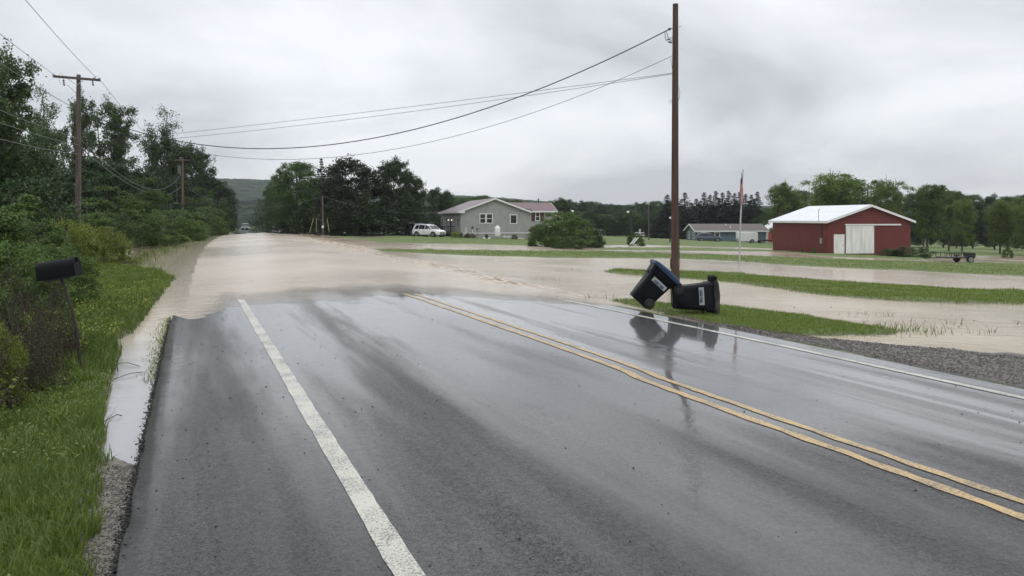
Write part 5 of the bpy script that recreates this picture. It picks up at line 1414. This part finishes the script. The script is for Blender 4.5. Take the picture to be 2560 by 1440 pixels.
# small things along the house
def zgl(px, D): return groundz(xat(px, D), D)
x = xat(1165, 103.5); z0 = zgl(1165, 103.5); mb = MB(); mb.tube([(x, 103.5, z0-.1), (x, 103.5, pz(568, 103.5))], .05, 8); tag(mb.build('vent_pipe', M_WHT), 'thin white standpipe in front of the grey wall', 'pipe')
x = xat(1181, 103.2); z0 = zgl(1181, 103.2); e = empty('bird_feeder', (x, 103.2, z0), 0, 'dark bird feeder on a white pole near the standpipe', 'bird feeder')
mb = MB(); mb.tube([(0, 0, -.1), (0, 0, 1.15)], .04, 6); mb.build('pole', M_WHT, e)
mb = MB(); mb.sphere((0, 0, 1.32), (.16, .16, .14), 8, 6); mb.tube([(0, 0, 1.42), (0, 0, 1.58)], [.2, .02], 8); mb.build('feeder', M_DARK, e)
x = xat(1193, 103.4); z0 = zgl(1193, 103.4); mb = MB(); mb.tube([(x, 103.4, z0-.1), (x, 103.4, z0+1.3)], .03, 6); mb.box(x-.09, x+.09, 103.36, 103.4, z0+1.1, z0+1.3); tag(mb.build('garden_stake', M_DARK), 'thin dark stake right of the bird feeder', 'stake')
x = xat(1152, 101.5); z0 = zgl(1152, 101.5); mb = MB(); mb.tube([(x, 101.5, z0-.05), (x, 101.5, z0+.28), (x, 101.5, z0+.45), (x, 101.5, z0+.62)], [.22, .26, .30, .24], 10); tag(mb.build('planter', M_DARK, smooth=True), 'dark planter at the corner of the grey house', 'planter')
for px, lab in ((1163, 'terracotta pot next to the dark planter'), (1171, 'terracotta pot closer to the standpipe')):
    x = xat(px, 101); z0 = zgl(px, 101); mb = MB(); mb.tube([(x, 101, z0-.03), (x, 101, z0+.22), (x, 101, z0+.26)], [.12, .17, .17], 10); tag(mb.build('flower_pot', mat('terracotta', (.30, .12, .07), .7), smooth=True), lab, 'pot')
x = xat(1217, 96); z0 = zgl(1217, 96); e = empty('lawn_mower', (x, 96, z0), 0, 'low black mower with two white wheels on the lawn', 'mower')
mb = MB(); mb.box(-.34, .34, -.2, .25, .14, .36); mb.box(-.20, .16, -.12, .18, .36, .56); mb.build('body', M_BLACKP, e, bevel=.03)
for s_ in (-.32, .32):
    mb = MB(); mb.tube([(s_, -.22, .13), (s_, -.32, .13)], .15, 12); mb.build('wheel', M_WHT, e)
x = xat(1290, 101); z0 = zgl(1271, 101)
mb = MB(); mb.tube([(xat(1258, 101), 101, z0+.36), (xat(1284, 101), 101, z0+.30)], .035, 5); mb.tube([(xat(1272, 101), 101, z0-.1), (xat(1272, 101), 101, z0+.55)], .035, 5); mb.tube([(xat(1294, 101), 101, z0+.12), (xat(1310, 101), 101, z0+.12)], .035, 5); tag(mb.build('edging_rail', M_WHT), 'low white garden rail along the house foundation', 'rail')
x = xat(1540, 84); z0 = zgl(1540, 84)
# roadside posts and guard rail at the far end
for px, D, yt, lab in ((560, 112, 566, 'short dark post at the flooded driveway, nearer one'), (579, 128, 561, 'short dark post at the flooded driveway, farther one')):
    x = xat(px, D); z0 = groundz(x, D); mb = MB(); mb.tube([(x, D, z0-.4), (x, D, pz(yt, D))], .12, 6); mb.sphere((x, D, pz(yt, D)), (.13, .13, .05), 6, 4); tag(mb.build('marker_post', M_BLACKP), lab, 'post')
e = empty('guard_rail', (0, 0, 0), 0, 'low metal guard rail along the far right road side', 'guard rail')
ga = [(xat(656, 168), 168, pz(562.5, 168)), (xat(672, 150), 150, pz(564, 150)), (xat(697, 122), 122, pz(571, 122)), (xat(701, 119), 119, pz(576, 119))]
mb = MB(); mb.tube(ga, .11, 6); mb.build('rail', M_CHROME, e)
for q in range(7):
    t_ = q/6; a = Vector(ga[0]).lerp(Vector(ga[2]), t_); mb = MB(); mb.tube([(a.x, a.y+.1, a.z-1.3), (a.x, a.y+.1, a.z)], .07, 5); mb.build('post', M_POLE2, e)
for px, D, yt, l in ((563, 140, 503, 'white lamp on a thin pole at the end of the left trees'),):
    x = xat(px, D); z0 = groundz(x, D); e = empty('yard_pole', (x, D, z0), 0, l, 'pole'); mb = MB(); mb.tube([(0, 0, -.3), (0, 0, pz(yt, D)-z0)], .09, 6); mb.build('pole', M_POLE2, e); mb = MB(); mb.tube([(0, -.15, pz(yt+3, D)-z0-.2), (0, -.15, pz(yt-3, D)-z0)], .18, 6); mb.build('lamp_head', M_WHT, e)

# wires
def wire(a, b, sag, r, m, label, n=28, cat='wire', group=None):
    a = Vector(a); b = Vector(b); pts = []
    for i in range(n+1):
        t = i/n; p = a.lerp(b, t); p.z -= 4*sag*t*(1-t); pts.append(p)
    mb = MB(); mb.tube(pts, r, 5); o = mb.build('overhead_wire', m, smooth=True); return tag(o, label, cat, group)
def pt(px, py, D): return (xat(px, D), D, pz(py, D))
GWR = 'overhead wires'
wire(pt(194, 274, 40), pt(1672, 74, 26), 2.95, .020, M_CABLE, 'thick black service cable sagging across the road', 60, 'wire', GWR)
wire(pt(196, 290, 40), pt(1680, 140, 26), 2.85, .009, M_WIRE, 'thin wire sagging lowest across the road', 50, 'wire', GWR)
wire(pt(197, 358, 40), pt(1680, 183, 26), .12, .008, M_WIRE, 'upper of the two nearly straight thin wires', 40, 'wire', GWR)
wire(pt(197, 366, 40), pt(1680, 185, 26), .26, .008, M_WIRE, 'lower of the two nearly straight thin wires', 40, 'wire', GWR)
bx_, byy = x1_+.3+25*1.08*.0, -25
def back(u_): return xc(-25.)+u_
uo = x1_-float(xc(40.))
wire(pt(240, 194, 40), (float(back(uo+1.1)), -25, 8.8), .9, .010, M_WIRE, 'power wire from the right end of the crossarm to the top left corner', 70, 'wire', GWR)
wire(pt(139, 189, 40), (float(back(uo-1.1)), -25, 8.8), .9, .010, M_WIRE, 'power wire from the left end of the crossarm out of the left side', 70, 'wire', GWR)
for py, dz_, lab in ((275, 7.1, 'telephone cable reaching the left pole below its crossarm'), (345, 5.6, 'second telephone cable reaching the left pole'), (362, 5.1, 'third telephone cable reaching the left pole'), (385, 4.5, 'lowest telephone cable reaching the left pole')):
    wire(pt(196, py, 40), (float(back(uo)), -25, dz_), 1.0, .014, M_WIREL, lab, 60, 'wire', GWR)
wire(pt(252, 202, 40), pt(468, 400, 115), 1.2, .010, M_WIRE, 'power wire from the crossarm to the distant pole, right one', 40, 'wire', GWR)
wire(pt(168, 212, 40), pt(446, 400, 115), 1.2, .010, M_WIRE, 'power wire from the crossarm to the distant pole, left one', 40, 'wire', GWR)
wire(pt(198, 345, 40), pt(455, 432, 115), 2.6, .022, M_WIREL, 'upper telephone cable drooping to the distant pole', 40, 'wire', GWR)
wire(pt(198, 366, 40), pt(454, 465, 115), 1.9, .024, M_WIREL, 'lower telephone cable drooping to the distant pole', 40, 'wire', GWR)
wire(pt(460, 467, 115), pt(806, 490, 97), 2.2, .022, M_WIREL, 'service cable from the distant pole to the small dark pole', 40, 'wire', GWR)
wire(pt(806, 490, 97), pt(1097, 530, 112), .9, .022, M_WIREL, 'service cable from the small dark pole to the grey house', 40, 'wire', GWR)
wire(pt(460, 440, 115), pt(640, 498, 170), 1.6, .02, M_WIRE, 'wire running on along the far road', 30, 'wire', GWR)
wire(pt(196, 330, 40), (xat(92, 39), 39, pz(508, 39)), .05, .010, M_WIREL, 'guy wire slanting down left of the crossarm pole', 10, 'guy wire', GWR)
# drift sticks in the ditch puddle
M_STICK = mat('wet_stick', (.05, .035, .025), .6)
for (a, b), lab in ((((285, 950), (358, 932)), 'thin stick lying across the ditch puddle, upper one'), (((290, 910), (350, 918)), 'pale straw floating in the ditch puddle'), (((272, 1050), (305, 1042)), 'bent grass stalk at the puddle edge')):
    A = at(*a); B = at(*b); za = float(Wf(A[0], A[1]))+.012
    mb = MB(); mb.tube([(A[0], A[1], za), ((A[0]+B[0])/2, (A[1]+B[1])/2+.03, za+.02), (B[0], B[1], za)], .005, 5); tag(mb.build('stick', M_STICK), lab, 'stick')
# ------------------------------------------------------------------ haze
hz_m = bpy.data.materials.new('haze_mat'); hz_m.use_nodes = True; t_ = hz_m.node_tree
t_.nodes.remove(t_.nodes['Principled BSDF']); pv = t_.nodes.new('ShaderNodeVolumePrincipled')
pv.inputs['Color'].default_value = (.93, .96, 1.0, 1); pv.inputs['Density'].default_value = .00018; pv.inputs['Anisotropy'].default_value = 0.0
t_.links.new(pv.outputs[0], t_.nodes['Material Output'].inputs['Volume'])
mb = MB(); mb.box(-2600, 2600, -200, 2600, -30, 190); hz_o = mb.build('haze', hz_m); tag(hz_o, 'pale rainy haze over the whole valley', 'haze', kind='stuff')
